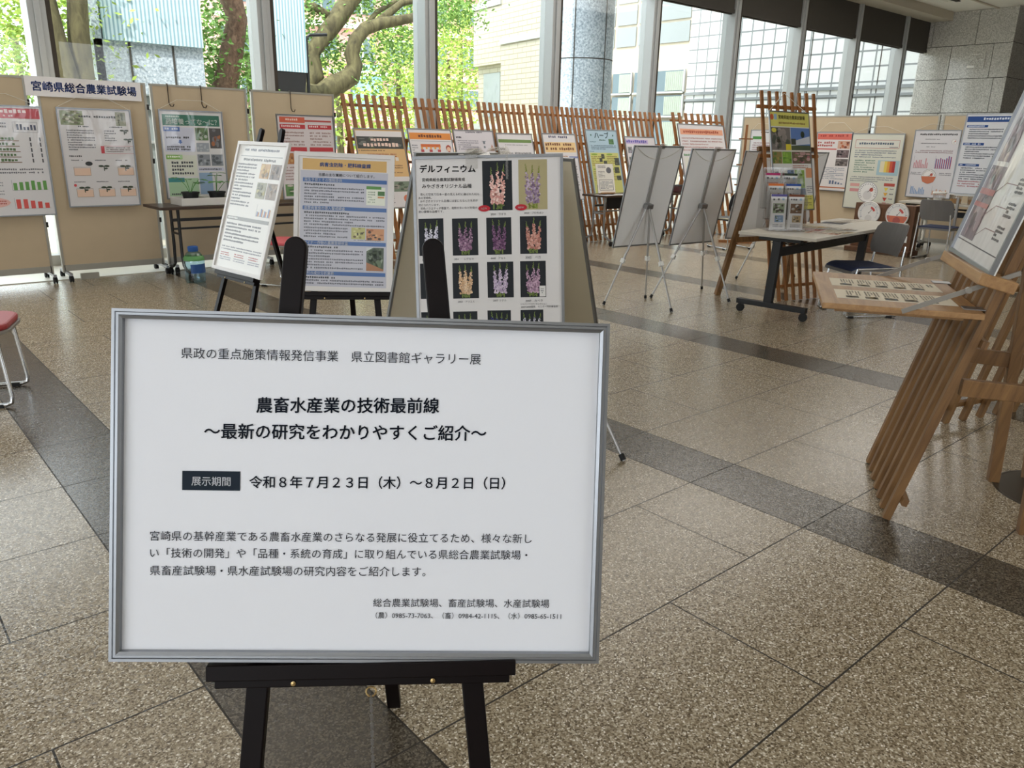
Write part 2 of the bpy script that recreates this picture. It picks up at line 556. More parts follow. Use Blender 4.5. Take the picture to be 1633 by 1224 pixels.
class Sheet:
    """print on a w x h sheet; u to the right and v down, both 0..1"""
    def __init__(s, w, h, paper='#e9e6e4', inset=(0, 0, 1, 1), y0=0.0):
        s.w, s.h, s.y0 = w, h, y0
        s.mb = MB()
        s.rect(*inset, paper, 0)
    def P(s, u, v, l):
        return ((u - 0.5) * s.w, s.y0 - 0.0005 * l, (1 - v) * s.h)
    def poly(s, pts, c, l=1):
        s.mb.add([s.P(u, v, l) for u, v in pts], [tuple(reversed(range(len(pts))))], lin(c))
    def rect(s, u0, v0, u1, v1, c, l=1):
        s.poly([(u0, v0), (u1, v0), (u1, v1), (u0, v1)], c, l)
    def oval(s, u, v, ru, c, l=2, rv=None, n=14):
        rv = rv or ru * s.w / s.h
        s.poly([(u + ru * math.cos(2 * PI * k / n), v + rv * math.sin(2 * PI * k / n)) for k in range(n)], c, l)
    def line(s, u0, v0, u1, v1, c, t=0.004, l=2):
        dx, dy = (u1 - u0) * s.w, (v1 - v0) * s.h
        L = math.hypot(dx, dy) or 1
        a, b = -dy / L * t / 2 / s.w * s.w, dx / L * t / 2
        a, b = a / s.w, b / s.h
        s.poly([(u0 - a, v0 - b), (u1 - a, v1 - b), (u1 + a, v1 + b), (u0 + a, v0 + b)], c, l)
    def frame(s, u0, v0, u1, v1, c, t=0.004, l=2):
        s.line(u0, v0, u1, v0, c, t, l); s.line(u0, v1, u1, v1, c, t, l)
        s.line(u0, v0, u0, v1, c, t, l); s.line(u1, v0, u1, v1, c, t, l)
    def text(s, st, u0, v, u1, c='#1b1f2a', bold=0.0, l=4, v1=None):
        """one line of lettering from u0 to u1, centred on v (v1 = height of its right end)"""
        vs, fs, x0, x1 = glyphs(st, bold)
        k = (u1 - u0) * s.w / (x1 - x0)
        v1 = v if v1 is None else v1
        pts = []
        for x, y in vs:
            u = u0 + (x - x0) * k / s.w
            vv = v + (v1 - v) * (u - u0) / (u1 - u0) - (y - 0.38) * k / s.h
            pts.append(s.P(u, vv, l))
        s.mb.add(pts, fs, lin(c))
    def lines(s, u0, v0, u1, n, dv, c='#6d6a70', ch=0.6, short=0.75, l=2):
        """body copy too small to read: rows of character-sized marks"""
        hh = dv * ch
        cw = hh * s.h / s.w
        for i in range(n):
            v = v0 + i * dv
            e = u1 if (i % 3 != 2 or n < 3) else u0 + (u1 - u0) * random.uniform(short * 0.5, short)
            u = u0
            while u + cw < e:
                if random.random() > 0.06:
                    a = random.uniform(0.0, 0.25) * hh
                    s.rect(u + cw * 0.08, v + a, u + cw * random.uniform(0.72, 0.92), v + hh - random.uniform(0, 0.2) * hh, c, l)
                u += cw
    def flowers(s, u0, v0, u1, v1, cols, spikes=3, bg='#23262a', green='#6f7f45', seed=1):
        rr = random.Random(seed)
        s.rect(u0, v0, u1, v1, bg, 1)
        W, Hh = u1 - u0, v1 - v0
        for k in range(spikes):
            bx = u0 + W * (0.5 + (k - (spikes - 1) / 2) * 0.13)
            tx = u0 + W * (0.5 + (k - (spikes - 1) / 2) * 0.24 + rr.uniform(-.03, .03))
            tv = v0 + Hh * rr.uniform(0.03, 0.14)
            bv = v0 + Hh * 0.86
            s.line(bx, v0 + Hh * 0.98, bx, bv, green, 0.006, 2)
            for i in range(80):
                f = i / 79
                cx = tx + (bx - tx) * f
                cv = tv + (bv - tv) * f
                wd_ = W * (0.012 + 0.075 * min(1, f * 1.6))
                cx += rr.uniform(-1, 1) * wd_
                rad = W * (0.011 + 0.030 * min(1, f * 1.5)) * rr.uniform(0.7, 1.3)
                col = green if f < 0.2 else rr.choice(cols)
                s.oval(cx, cv, rad, col, 3 + (i % 2), n=6)
        for i in range(5):
            s.line(u0 + W * rr.uniform(.4, .6), v0 + Hh * 0.97, u0 + W * rr.uniform(.25, .75), v0 + Hh * rr.uniform(.82, .9), green, 0.004, 2)
    def photo(s, u0, v0, u1, v1, cols, n=40, l=1, seed=0, size=0.16):
        rr = random.Random(seed)
        s.rect(u0, v0, u1, v1, cols[0], l)
        W, Hh = u1 - u0, v1 - v0
        for i in range(n):
            a = W * size * rr.uniform(.4, 1)
            b = Hh * size * rr.uniform(.4, 1)
            cx = rr.uniform(u0 + a, u1 - a)
            cv = rr.uniform(v0 + b, v1 - b)
            s.oval(cx, cv, a, rr.choice(cols[1:]), l + 1 + (i % 2), b, n=8)
    def bars(s, u0, v0, u1, v1, n, cols, lo=.4, hi=1, seed=1):
        rr = random.Random(seed)
        s.line(u0, v1, u1, v1, '#77777c', 0.002, 2)
        s.line(u0, v0, u0, v1, '#77777c', 0.002, 2)
        st = (u1 - u0) / n
        for i in range(n):
            t = v1 - (v1 - v0) * rr.uniform(lo, hi)
            for j, c in enumerate(cols):
                w_ = st * 0.62 / len(cols)
                s.rect(u0 + st * (i + .2) + j * w_, t + j * .004, u0 + st * (i + .2) + (j + 1) * w_, v1, c, 2)
    def gauge(s, u, v, r, red='#c65a4a'):
        s.oval(u, v, r, '#8b8b90', 2, n=28); s.oval(u, v, r * .95, '#eceae8', 3, n=28)
        for k in range(20):
            a = R(-220 + k * 13)
            rv = s.w / s.h
            s.line(u + r * .72 * math.cos(a), v + r * .72 * rv * math.sin(a), u + r * .88 * math.cos(a), v + r * .88 * rv * math.sin(a), '#4a4a50', r * s.w * .05, 4)
        s.oval(u, v + r * .3 * s.w / s.h, r * .45, '#d6d3d2', 4, n=20)
        s.oval(u + r * .35, v - r * .25 * s.w / s.h, r * .2, red, 5, n=10)
        s.line(u, v, u + r * .5, v - r * .5 * s.w / s.h, '#333338', r * s.w * .05, 6)
    def build(s, mat, parent, name='sheet'):
        return s.mb.build(name, M[mat], parent)

def frame_mb(w, h, fw, d, lip=True):
    """mitred picture frame, front at y=-d"""
    mb = MB()
    o = [(-w / 2, 0), (w / 2, 0), (w / 2, h), (-w / 2, h)]
    prof = [(0, 0), (0, -d), (fw * .3, -d), (fw * .38, -d + .0025), (fw * .62, -d + .0025), (fw * .7, -d), (fw, -d + .003), (fw, 0)] if lip else [(0, 0), (0, -d), (fw, -d), (fw, 0)]
    vs, fs = [], []
    sg = [(1, 1), (-1, 1), (-1, -1), (1, -1)]
    for (x, z), (sx, sz) in zip(o, sg):
        for (a, y) in prof:
            vs.append((x + sx * a, y, z + sz * a))
    n = len(prof)
    for i in range(4):
        j = (i + 1) % 4
        for k in range(n):
            m_ = (k + 1) % n
            fs.append((i * n + k, j * n + k, j * n + m_, i * n + m_))
    return mb.add(vs, fs)

def framed(label, mw, w, h, sheet, mat='paper', fw=0.016, d=0.014, frame='alu', name='framed_poster', cat='poster', group=None, back='white', lip=True):
    t = empty(name, label, cat, mw=mw, group=group)
    sheet.build(mat, t)
    if fw:
        frame_mb(w, h, fw, d, lip).build('frame', M[frame], t)
    MB().box((0, 0.003, h / 2), (w - .004, 0.006, h - .004)).build('backing', M[back], t)
    return t

# ------------------------------------------------------------------ helper: a sight line met with a vertical plane (places trees and facades)
def at(u, v, Y=None, X=None, Z=None):
    d = _x * ((u - 816.5) / 1246.0) - _y * ((v - 612.0) / 1246.0) + _f
    k = Y / d.y if Y is not None else (X / d.x if X is not None else (Z - CAM_H) / d.z)
    return Vector((d.x * k, d.y * k, CAM_H + d.z * k))

# ------------------------------------------------------------------ room shell
YW = 9.9
struct(MB().box((9.5, 2.0, -0.06), (33, 16.2, 0.12)).build('floor', M['floor']))
struct(MB().box((9.5, 1.9, 4.86), (33, 16.0, 0.12)).build('ceiling', M['ceil']))
struct(MB().box((9.5, YW - 0.36, 4.70), (33, 0.62, 0.20)).build('trim_1', M['beam']))
struct(MB().box((9.5, YW - 0.05, 4.24), (33, 0.06, 0.76)).build('wall_far', M['darkwall']))
struct(MB().box((9.5, YW - 0.42, 0.004), (33, 1.30, 0.008)).build('floor_daylight_band', plain('pale_daylight_band', '#c9c6bc', 0.35, var=0.05, scale=30)))  # pale strip paints in the daylight on the floor along the windows
wbk = MB()
wbk.box((-2.5, -6.0, 2.4), (9, 0.2, 4.8)).box((16.75, -6.0, 2.4), (18.5, 0.2, 4.8)).box((4.75, -6.0, 0.5), (5.5, 0.2, 1.0)).box((4.75, -6.0, 4.3), (5.5, 0.2, 1.0))  # unseen wall; its opening is added to light the whiteboard backs
for k in range(2):
    wbk.box((3.8 + k * 1.8, -6.0, 2.4), (0.16, 0.2, 4.8))
struct(wbk.build('wall_back', M['wallp']))
wl = MB()
wl.box((-7.0, 2.0, 4.2), (0.2, 16, 1.2)).box((-7.0, 2.0, 0.2), (0.2, 16, 0.4)).box((-7.0, 6.6, 2.0), (0.2, 6.8, 3.4))  # unseen wall; openings added here to light the front notice board
for k in range(4):
    wl.box((-7.0, -6 + k * 2.66, 2.0), (0.2, 0.18, 3.4))
struct(wl.build('wall_left', M['wallp']))
struct(MB().box((25.0, 0.8, 2.4), (0.2, 13.7, 4.8)).build('wall_right', M['darkwall']))
# granite pier at the end of the window wall, with open joints between its slabs
pm = MB()
px0, pya, pyb = 22.7, 7.70, 9.95
rows = [0.0, 0.75, 1.55, 2.37, 3.19, 3.99, 4.80]
for i in range(len(rows) - 1):
    cuts = [pya, 7.92, 9.14, pyb] if i % 2 else [pya, 8.55, 9.68, pyb]
    if i == 3 or i == 1:
        cuts = [pya, 8.02, 9.16, pyb]
    if i in (2, 4):
        cuts = [pya, 8.15, 9.14, pyb] if i == 4 else [pya, 8.35, 9.20, pyb]
    if i == 5:
        cuts = [pya, 8.60, 9.66, pyb]
    for a, b in zip(cuts[:-1], cuts[1:]):
        pm.box((px0 + 0.03, (a + b) / 2, (rows[i] + rows[i + 1]) / 2), (0.06, b - a - 0.014, rows[i + 1] - rows[i] - 0.014))
    for k in range(2):
        pm.box((px0 + 0.35 + k * 0.9, pya + 0.03, (rows[i] + rows[i + 1]) / 2), (0.88, 0.06, rows[i + 1] - rows[i] - 0.014))
pier = struct(pm.build('wall_pier', M['granite']))
MB().box((px0 + 1.0, (pya + pyb) / 2 + .02, 2.4), (1.9, pyb - pya - 0.06, 4.79)).build('pier_core', M['joint'], pier)
plq = empty('wall_plaque', 'small plaque with tangled silver marks, their shine painted white, on the grey granite pier', 'plaque', (px0 - 0.012, 8.50, 3.62), R(-90))
MB().box((0, 0, 0), (0.42, 0.02, 0.40)).build('plate', M['granite'], plq, bevel=0.004)
mk = MB()
mk.tube([(-.14, -.02, -.05), (-.02, -.02, .09), (.05, -.02, -.02), (.10, -.02, .02), (.18, -.02, 0)], 0.014, 6)
mk.tube([(-.06, -.02, -.02), (0, -.02, -.07), (.06, -.02, -.04)], 0.009, 6)
mk.box((-.10, -.02, -.15), (.18, .012, .05))
mk.build('white_shine_mark', M['white'], plq)  # white colour stands in for the shine of the marks
for i in range(5):
    MB().box((-.10 + i * .05, -.012, .14), (.025, .006, .02)).build('white_shine_dot', M['white'], plq)

# window bays: each with its mullion, sill and pane
XS = [2.074 + 2.42 * k for k in range(-4, 9)]
for i in range(len(XS)):
    xr = XS[i]
    x1 = XS[i + 1] - 0.17 if i + 1 < len(XS) else 22.75
    mb = MB()
    mb.box((xr - 0.085, YW - 0.02, 2.35), (0.17, 0.30, 4.7))
    mb.box((xr - 0.085, YW - 0.185, 2.35), (0.06, 0.03, 4.7))
    mb.box(((xr + x1) / 2, YW, 0.06), (x1 - xr, 0.16, 0.12))
    w = struct(mb.build('window_%d' % (i + 1), M['mullion'], bevel=0.006))
    MB().box((xr + 0.022, YW - 0.06, 2.35), (0.044, 0.21, 4.7)).build('gasket', M['darkwall'], w)
    MB().box(((xr + x1) / 2, YW + 0.02, 2.42), (x1 - xr - 0.002, 0.012, 4.6)).build('glass_pane', M['glass'], w)
    if xr > 8.5:
        n = i - 7
        names = ['first dark roller blind from the left, above the granite column outside', 'dark roller blind above the window beside the curtained building',
                 'dark roller blind over the tall tiled facade, fourth from the stone pier', 'dark roller blind above the brown lattice easel, third from the stone pier',
                 'dark roller blind second from the granite pier', 'short dark roller blind right against the granite pier']
        if 0 <= n < 6:
            bl = empty('roller_blind', names[n], 'blind', ((xr + x1) / 2, YW - 0.13, 3.87), 0, 'roller blinds along the window wall')
            MB().box((0, 0, 0.40), (x1 - xr - 0.03, 0.008, 0.74)).build('fabric', M['blind'], bl)
            MB().box((0, 0, 0.035), (x1 - xr - 0.02, 0.03, 0.07)).build('bottom_bar', M['beam'] if False else M['blind'], bl)
# ceiling details near the pier
cf = MB()
cf.box((18.5, 8.2, 4.785), (9.0, 0.05, 0.03)).box((18.5, 5.6, 4.785), (9.0, 0.05, 0.03))
struct(cf.build('trim_3', M['beam']))
for k, (x, y, lb) in enumerate([(19.6, 8.85, 'long dark slot vent in the ceiling edge above the blinds'), (20.8, 8.6, 'short dark slot vent in the ceiling beside the granite pier')]):
    v = empty('ceiling_vent', lb, 'vent', (x, y, 4.79))
    MB().box((0, 0, 0), (1.6 if k == 0 else 0.5, 0.10, 0.02)).build('slot', M['darkwall'], v)
    frame_mb(1.7 if k == 0 else .6, .18, .03, .02, False).build('rim', M['ceil'], v).rotation_euler = (R(-90), 0, 0)
    v.children[1].location = (0, -.09, -.012)
for k, (lx, ly, lw_) in enumerate(LAMPS):
    c = MB().box((0, 0, 0), (3.1, 3.1, 0.05)).build('ceiling_light', M['whiteframe'])
    c.location = (lx, ly, 4.76)
    tag(c, 'square white ceiling light housing over the hall floor', 'ceiling light', 'ceiling lights over the hall')
# round cover let into the floor at the right, shadow painted into its colour
fc = MB()
fc.lathe([(0.27, 0), (0.27, 0.0016), (0.262, 0.0022), (0.255, 0.0016), (0.0, 0.0016)], (3.87, 0.77, 0), 48)
tag(fc.build('floor_cover', plain('shaded_stone_cover', '#332e27', 0.3, var=0.25, scale=150)), 'round dark cover set into the floor under the right hand wooden easel', 'floor cover')

# ------------------------------------------------------------------ outside
struct(MB().box((20, 37, -0.25), (120, 54, 0.1)).build('ground', M['ground']))
col = empty('granite_column', 'round grey granite column standing outside the window', 'column', (11.78, 11.65, -0.2))
MB().lathe([(0.60, 0), (0.60, 7)], n=40).build('shaft', M['granite_out'], col, smooth='auto')
jm = MB()
for z in (1.75, 3.15, 4.55):
    jm.lathe([(0.603, z), (0.603, z + 0.02)], n=40)
for k in range(6):
    a = R(-150 + k * 60)
    jm.box((0.60 * math.cos(a), 0.60 * math.sin(a), 3.5), (0.016, 0.016, 7), None)
jm.build('joint', M['joint'], col)

g = empty('ribbed_reflection', 'grey ribbed granite block standing in for a column reflected in the left windows', 'reflected_block', (4.12, 13.6, -0.2))  # solid stand-in for an interior column reflected in the glass
MB().box((0.0, 0.1, 2.55), (1.55, 1.2, 0.72)).box((-0.72, 0.1, 3.6), (0.12, 1.2, 7)).box((0.72, 0.1, 1.1), (0.10, 1.2, 2.2)).build('granite_band', M['granite_out'], g)
uv_box(MB().box((0.06, 0.06, 5.0), (1.40, 1.3, 4.2)).build('reflected_ribs', M['ribbed'], g))
fr = MB()
for k in range(5):
    fr.box((-0.62 + k * 0.32, -0.42, 1.1), (0.04, 0.05, 2.2))
fr.box((0, -0.42, 2.0), (1.4, 0.05, 0.05)).box((0, -0.42, 1.5), (1.4, 0.05, 0.04)).build('window_frame', M['mullion'], g)
MB().box((0.0, -0.38, 1.1), (1.36, 0.02, 2.15)).build('pane', M['winglass2'], g)
for k in range(2):
    MB().box((-0.30 + k * 0.62, -0.51, 2.55), (0.025, 0.02, 0.72)).build('joint', M['joint'], g)

k_ = empty('reflected_louvre', 'pale blue ribbed board among the branches, standing in for reflected ceiling louvre lights', 'board', (6.62, 14.0, -0.2))  # solid stand-in for ceiling louvre lights mirrored in the window
uv_box(MB().box((0, 0, 3.35), (0.82, 0.30, 1.25)).build('ribbed_face', M['ribbed'], k_))
MB().prism([(-0.34, 2.10), (0.30, 2.10), (0.40, 2.72), (-0.36, 2.72)], -0.14, 0.14, Matrix.Rotation(R(90), 4, 'X')).build('dark_base', M['dark'], k_)
MB().box((-0.10, 0, 1.05), (0.16, 0.16, 2.15)).build('post', M['bark'], k_)
MB().tube([(0.44, -.1, 2.2), (0.44, -.1, 3.3), (0.50, -.1, 3.36), (0.85, -.1, 3.40)], 0.03, 8).build('rail', M['black'], k_)

def facade(o, name, mat, uvs=True):
    return uv_box(o) if uvs else o
# cream brick building whose side recedes to the left
bb = empty('brick_building', 'cream brick tiled building with two balcony recesses behind the trees', 'building', (13.5, 14.4, -0.2), R(80.0))
L_ = 3.8
mb = MB()
mb.box((L_ / 2, -0.95, 5.0), (L_, 1.6, 10.0))
mb.box((1.15, -0.10, 5.0), (2.3, 0.2, 10.0))
for (z0, z1) in ((0.0, 2.05), (3.55, 4.95), (6.4, 8)):
    mb.box((3.05, -0.10, (z0 + z1) / 2), (1.5, 0.2, z1 - z0))
uv_box(mb.build('wall', M['tile_brick'], bb))
for z in (2.0, 4.05, 5.0):
    MB().box((1.15 if z == 4.05 else 3.05, 0.02, z), (2.3 if z == 4.05 else 1.5, 0.06, 0.14)).build('ledge', M['mullion'], bb)
for z in (2.8, 5.7):
    MB().box((3.0, -0.14, z), (0.9, 0.04, 1.1)).build('window', M['winglass2'], bb)
# tiled office block across the court: its face runs away from the window wall
tb = empty('tiled_building', 'white building clad in square tiles with a curtained window bay on its left', 'building', (26.0, 9.95, -0.2), R(90))
def yof(u, v=120):
    return at(u, v, X=26.0).y - 9.95
ya, yb, yc = 0.0, yof(1096), yof(900)
uv_box(MB().box(((ya + yb) / 2, -1.0, 8), (yb - ya, 2.0, 16)).build('tiled_wall', M['tile_grid'], tb))
MB().box(((yb + yc) / 2, -1.12, 8), (yc - yb, 2.0, 16)).build('bay_wall', M['beam'], tb)
zz = lambda v, u=1050: at(u, v, X=26.0).z + 0.2
for (v0, v1, nm, mt) in ((-80, -2, 'spandrel', 'winglass2'), (1, 34, 'spandrel', 'winglass2'), (37, 70, 'spandrel', 'winglass2'), (113, 148, 'window', 'winglass'), (152, 186, 'window', 'winglass'), (192, 250, 'window', 'winglass')):
    for (u0, u1) in ((1093, 1046), (1043, 1012), (1009, 978), (975, 940)):
        y0, y1 = yof(u0), yof(u1)
        a, b = zz(v1), zz(v0)
        w = MB().box(((y0 + y1) / 2, 0.0 if nm == 'window' else -.08, (a + b) / 2), (y1 - y0 - .03, 0.04 if nm == 'window' else .04, b - a - .03)).build(nm, M[mt], tb)
        if nm == 'window':
            cm = MB()
            n = 9
            for q in range(n):
                yy = y0 + .1 + (y1 - y0 - .2) * (0.0 + 0.62 * q / (n - 1))
                cm.tube([(yy, 0.03, a + .06), (yy, 0.03, b - .06)], 0.05, 6)
            cm.build('curtain', M['curtain'], w)
            MB().box(((y0 + y1) / 2, 0.05, a), (y1 - y0, 0.08, 0.07)).box((y0, 0.05, (a + b) / 2), (0.07, 0.08, b - a)).build('window_frame', M['mullion'], w)
MB().box(((ya + yb) / 2, 0.03, zz(146, 1200)), (yb - ya, 0.10, 0.10)).box(((ya + yb) / 2, 0.03, zz(157, 1200)), (yb - ya, 0.10, 0.08)).build('belt_course', M['tile_grid'], tb)
for y in (0.9, 2.6, 5.0):
    MB().box((y, 0.0, 8), (0.03, 0.02, 16)).build('joint', M['joint'], tb)
# unseen upper storeys, shaped over the right half to shade the tiled building
struct(MB().box((19.0, 3.0, 13.0), (19.0, 14.0, 16.0)).build('wall_upper', M['wallp']))

pk = empty('pink_building', 'distant pink brick building with white window bands behind the trees', 'building', (24.0, 40.0, -0.2), R(-8))
MB().box((0, 3, 5.0), (16, 6, 10.0)).build('wall', M['pink'], pk)
for i in range(4):
    z = 1.6 + i * 2.3
    for j in range(7):
        w = MB().box((-7 + j * 2.2, -0.03, z), (1.5, 0.08, 1.1)).build('window', M['winglass'], pk)
        MB().box((-7 + j * 2.2, -0.04, z), (0.07, 0.1, 1.1)).box((-7 + j * 2.2, -0.04, z + .58), (1.6, 0.12, 0.08)).build('window_frame', M['white'], w)
    MB().box((0, -0.1, z + 1.1), (16, 0.3, 0.22)).build('ledge', M['white'], pk)
MB().box((-0.2, -0.12, 4.3), (1.7, 0.12, 2.3)).build('shutter', M['bluedoor'], pk)

def leaves(mb, c, r, n, size=0.12, rng=random):
    for i in range(int(n * 2.2)):
        d = Vector((rng.gauss(0, .5), rng.gauss(0, .5), rng.gauss(0, .42))) * r
        p = Vector(c) + d
        a = Vector((rng.uniform(-1, 1), rng.uniform(-1, 1), rng.uniform(-.6, .6))).normalized()
        b = a.cross(Vector((rng.uniform(-1, 1), rng.uniform(-1, 1), rng.uniform(-1, 1)))).normalized()
        s_ = size * rng.uniform(.5, 1.1)
        mb.add([p - a * s_, p + b * s_ * .45, p + a * s_, p - b * s_ * .45], [(0, 1, 2, 3)])
def tree(label, base, trunks, crown, mat, bark='bark', name='tree', cat='tree', size=0.12):
    t = empty(name, label, cat, base)
    off = Vector(base)
    for pts, rad in trunks:
        MB().tube([Vector(p) - off for p in pts], rad, 10).build('trunk' if rad[0] > 0.1 else 'branch', M[bark], t, smooth=True)
    mb = MB()
    for c, r, n in crown:
        leaves(mb, Vector(c) - off, r, n, size)
    mb.build('foliage', M[mat], t)
    return t
A = at
rt = random.Random(4)
# mossy double trunk at the left
b0 = Vector((2.75, 12.6, -0.2))
tree('thick mossy double trunked tree left of the ribbed granite block', b0,
     [([b0, A(97, 120, Y=12.6), A(86, 60, Y=12.6), A(76, 0, Y=12.6), A(66, -90, Y=12.6)], [.34, .22, .15, .105, .09]),
      ([b0 + Vector((.15, .1, 0)), A(131, 120, Y=12.7), A(125, 50, Y=12.7), A(123, 0, Y=12.7), A(121, -90, Y=12.7)], [.28, .16, .14, .13, .12])],
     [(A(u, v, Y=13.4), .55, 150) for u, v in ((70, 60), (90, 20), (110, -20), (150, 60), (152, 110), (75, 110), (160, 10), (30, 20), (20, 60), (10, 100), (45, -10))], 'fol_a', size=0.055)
b0 = Vector((5.2, 14.0, -0.2))
tree('shaggy brown palm trunk wrapped in green shoots at the second mullion', b0,
     [([b0, A(358, 140, Y=14), A(370, 80, Y=14), A(378, 30, Y=14), A(362, -20, Y=14), A(365, -120, Y=14)], [.22, .20, .19, .17, .20, .2])],
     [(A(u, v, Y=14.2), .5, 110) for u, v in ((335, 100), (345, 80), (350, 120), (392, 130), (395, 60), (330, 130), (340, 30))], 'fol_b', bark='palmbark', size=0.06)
b0 = Vector((6.6, 15.3, -0.2))
S = [A(u, v, Y=15) for u, v in ((508, 152), (535, 136), (560, 122), (566, 104), (561, 86), (567, 64), (582, 46), (608, 37), (640, 32), (680, 24))]
tree('old camphor tree with an S shaped limb spreading across the window', b0,
     [([b0, A(440, 148, Y=15.2), A(470, 150, Y=15.1)] + S, [.35, .30, .27, .22, .21, .19, .16, .15, .14, .13, .12, .10, .08]),
      ([A(480, 150, Y=15.1), A(505, 120, Y=15.1), A(497, 85, Y=15.2), A(516, 59, Y=15.2), A(536, 33, Y=15.2), A(560, -5, Y=15.3), A(600, -60, Y=15.4)], [.17, .15, .16, .17, .18, .2, .2]),
      ([A(536, 33, Y=15.2), A(500, 10, Y=15.4), A(440, 20, Y=15.6)], [.095, .08, .05]),
      ([A(566, 64, Y=15), A(600, 20, Y=15.5), A(650, -10, Y=15.8)], [.06, .05, .04]),
      ([A(600, 38, Y=15), A(640, 5, Y=15.2), A(690, -5, Y=15.4)], [.09, .07, .04])],
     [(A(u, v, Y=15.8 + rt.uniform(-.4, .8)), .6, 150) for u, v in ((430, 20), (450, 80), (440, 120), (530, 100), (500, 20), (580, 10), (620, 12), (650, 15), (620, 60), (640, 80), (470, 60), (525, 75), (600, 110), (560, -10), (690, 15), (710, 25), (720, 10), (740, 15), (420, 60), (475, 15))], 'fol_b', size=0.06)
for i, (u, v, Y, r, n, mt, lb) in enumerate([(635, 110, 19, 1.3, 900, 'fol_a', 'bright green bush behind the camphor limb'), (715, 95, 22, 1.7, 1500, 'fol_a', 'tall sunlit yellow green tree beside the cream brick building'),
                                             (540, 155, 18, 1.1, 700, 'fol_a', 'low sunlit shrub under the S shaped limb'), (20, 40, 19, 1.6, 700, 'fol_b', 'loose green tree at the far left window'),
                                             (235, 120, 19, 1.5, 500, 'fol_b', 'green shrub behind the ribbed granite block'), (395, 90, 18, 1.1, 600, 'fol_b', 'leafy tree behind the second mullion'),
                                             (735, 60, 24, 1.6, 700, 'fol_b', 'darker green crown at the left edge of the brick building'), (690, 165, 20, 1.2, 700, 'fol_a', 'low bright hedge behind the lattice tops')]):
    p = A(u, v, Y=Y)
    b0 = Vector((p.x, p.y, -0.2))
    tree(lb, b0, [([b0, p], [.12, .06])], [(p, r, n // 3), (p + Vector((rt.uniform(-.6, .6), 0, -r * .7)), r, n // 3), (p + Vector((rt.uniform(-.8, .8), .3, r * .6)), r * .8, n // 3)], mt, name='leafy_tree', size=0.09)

# ------------------------------------------------------------------ display stands
def floor_base(c, yaw, lean, h, t=None):
    """point on the floor below a leaning board whose centre is c, and the distance up the face to its lower edge"""
    n = Vector((math.sin(R(yaw)), -math.cos(R(yaw)), 0))
    v = Vector((0, 0, math.cos(R(lean)))) - n * math.sin(R(lean))
    b = Vector(c) - v * (h / 2)
    tt = b.z / math.cos(R(lean))
    return b - v * tt, tt
def black_easel(label, c, yaw, lean, h, above=0.15, lw=0.55, chain=True, xt=0.123, xb=0.24, group=None):
    p, tl = floor_base(c, yaw, lean, h)
    e = empty('display_easel', label, 'easel', mw=tilted(p, yaw, lean), group=group)
    top = tl + h + above
    ln = math.tan(R(lean))
    for s in (-1, 1):
        a, b = Vector((s * xb, 0.034, 0.034 * ln)), Vector((s * xt, 0.034, top))
        ax = (b - a).normalized()
        sx_ = Vector((0, 1, 0)).cross(ax).normalized()
        hd = Matrix(((sx_.x, ax.x, 0, a.x), (sx_.y, ax.y, 1, a.y), (sx_.z, ax.z, 0, a.z), (0, 0, 0, 1)))
        Lg = (b - a).length
        mb = MB().prism([(-.020, 0), (.020, 0)] + [(0.020 * math.cos(PI * k / 10), Lg - .006 + 0.020 * math.sin(PI * k / 10)) for k in range(11)], -0.012, 0.012, hd)
        mb.build('front_leg', M['black_wood'], e, bevel=0.003)
    mb = MB().box((0, -0.002, tl - 0.014), (lw, 0.044, 0.028)).box((0, 0.006, tl - 0.036), (lw - 0.02, 0.026, 0.024))
    mb.build('ledge', M['black_wood'], e, bevel=0.002)
    for x in (-.125, .125):
        MB().lathe([(0.004, 0), (0.0045, 0.002), (0.0, 0.003)], (0, 0, 0), 10, Matrix.Translation((x, -0.008, tl - 0.040)) @ Matrix.Rotation(R(90), 4, 'X')).build('screw', M['screw'], e)
    MB().box((0, 0.050, tl + h * 0.6), (xt * 2 + .08, 0.018, 0.035)).build('crossbar', M['black_wood'], e)
    fy = 0.62
    MB().bar((0, 0.062, tl + h * .6), (0, fy, fy * ln), 0.034, 0.022, (1, 0, 0)).build('rear_leg', M['black_wood'], e, bevel=0.002)
    if chain:
        cm = MB()
        sl, cl_ = math.sin(R(lean)), math.cos(R(lean))
        p0 = Vector((0.014, -0.012, tl - 0.062))
        p1 = p0 + Vector((-0.004, 0.40 * sl, -0.40 * cl_))
        n = 44
        pts = []
        for i in range(n + 1):
            f = i / n
            q = p0.lerp(p1, f)
            pts.append(q)
        for i in range(n):
            a, b = pts[i], pts[i + 1]
            m = (a + b) / 2
            cm.bar(a + (a - b) * .15, b + (b - a) * .15, 0.006 if i % 2 else 0.0022, 0.0022 if i % 2 else 0.006, (1, 0, 0))
        cm.build('chain', M['steel'], e)
        MB().tube([(0.014 + .009 * math.cos(2 * PI * k / 12), -0.012, tl - 0.056 + .009 * math.sin(2 * PI * k / 12)) for k in range(13)], 0.0018, 6, False).build('screw_eye', M['screw'], e)
    return e

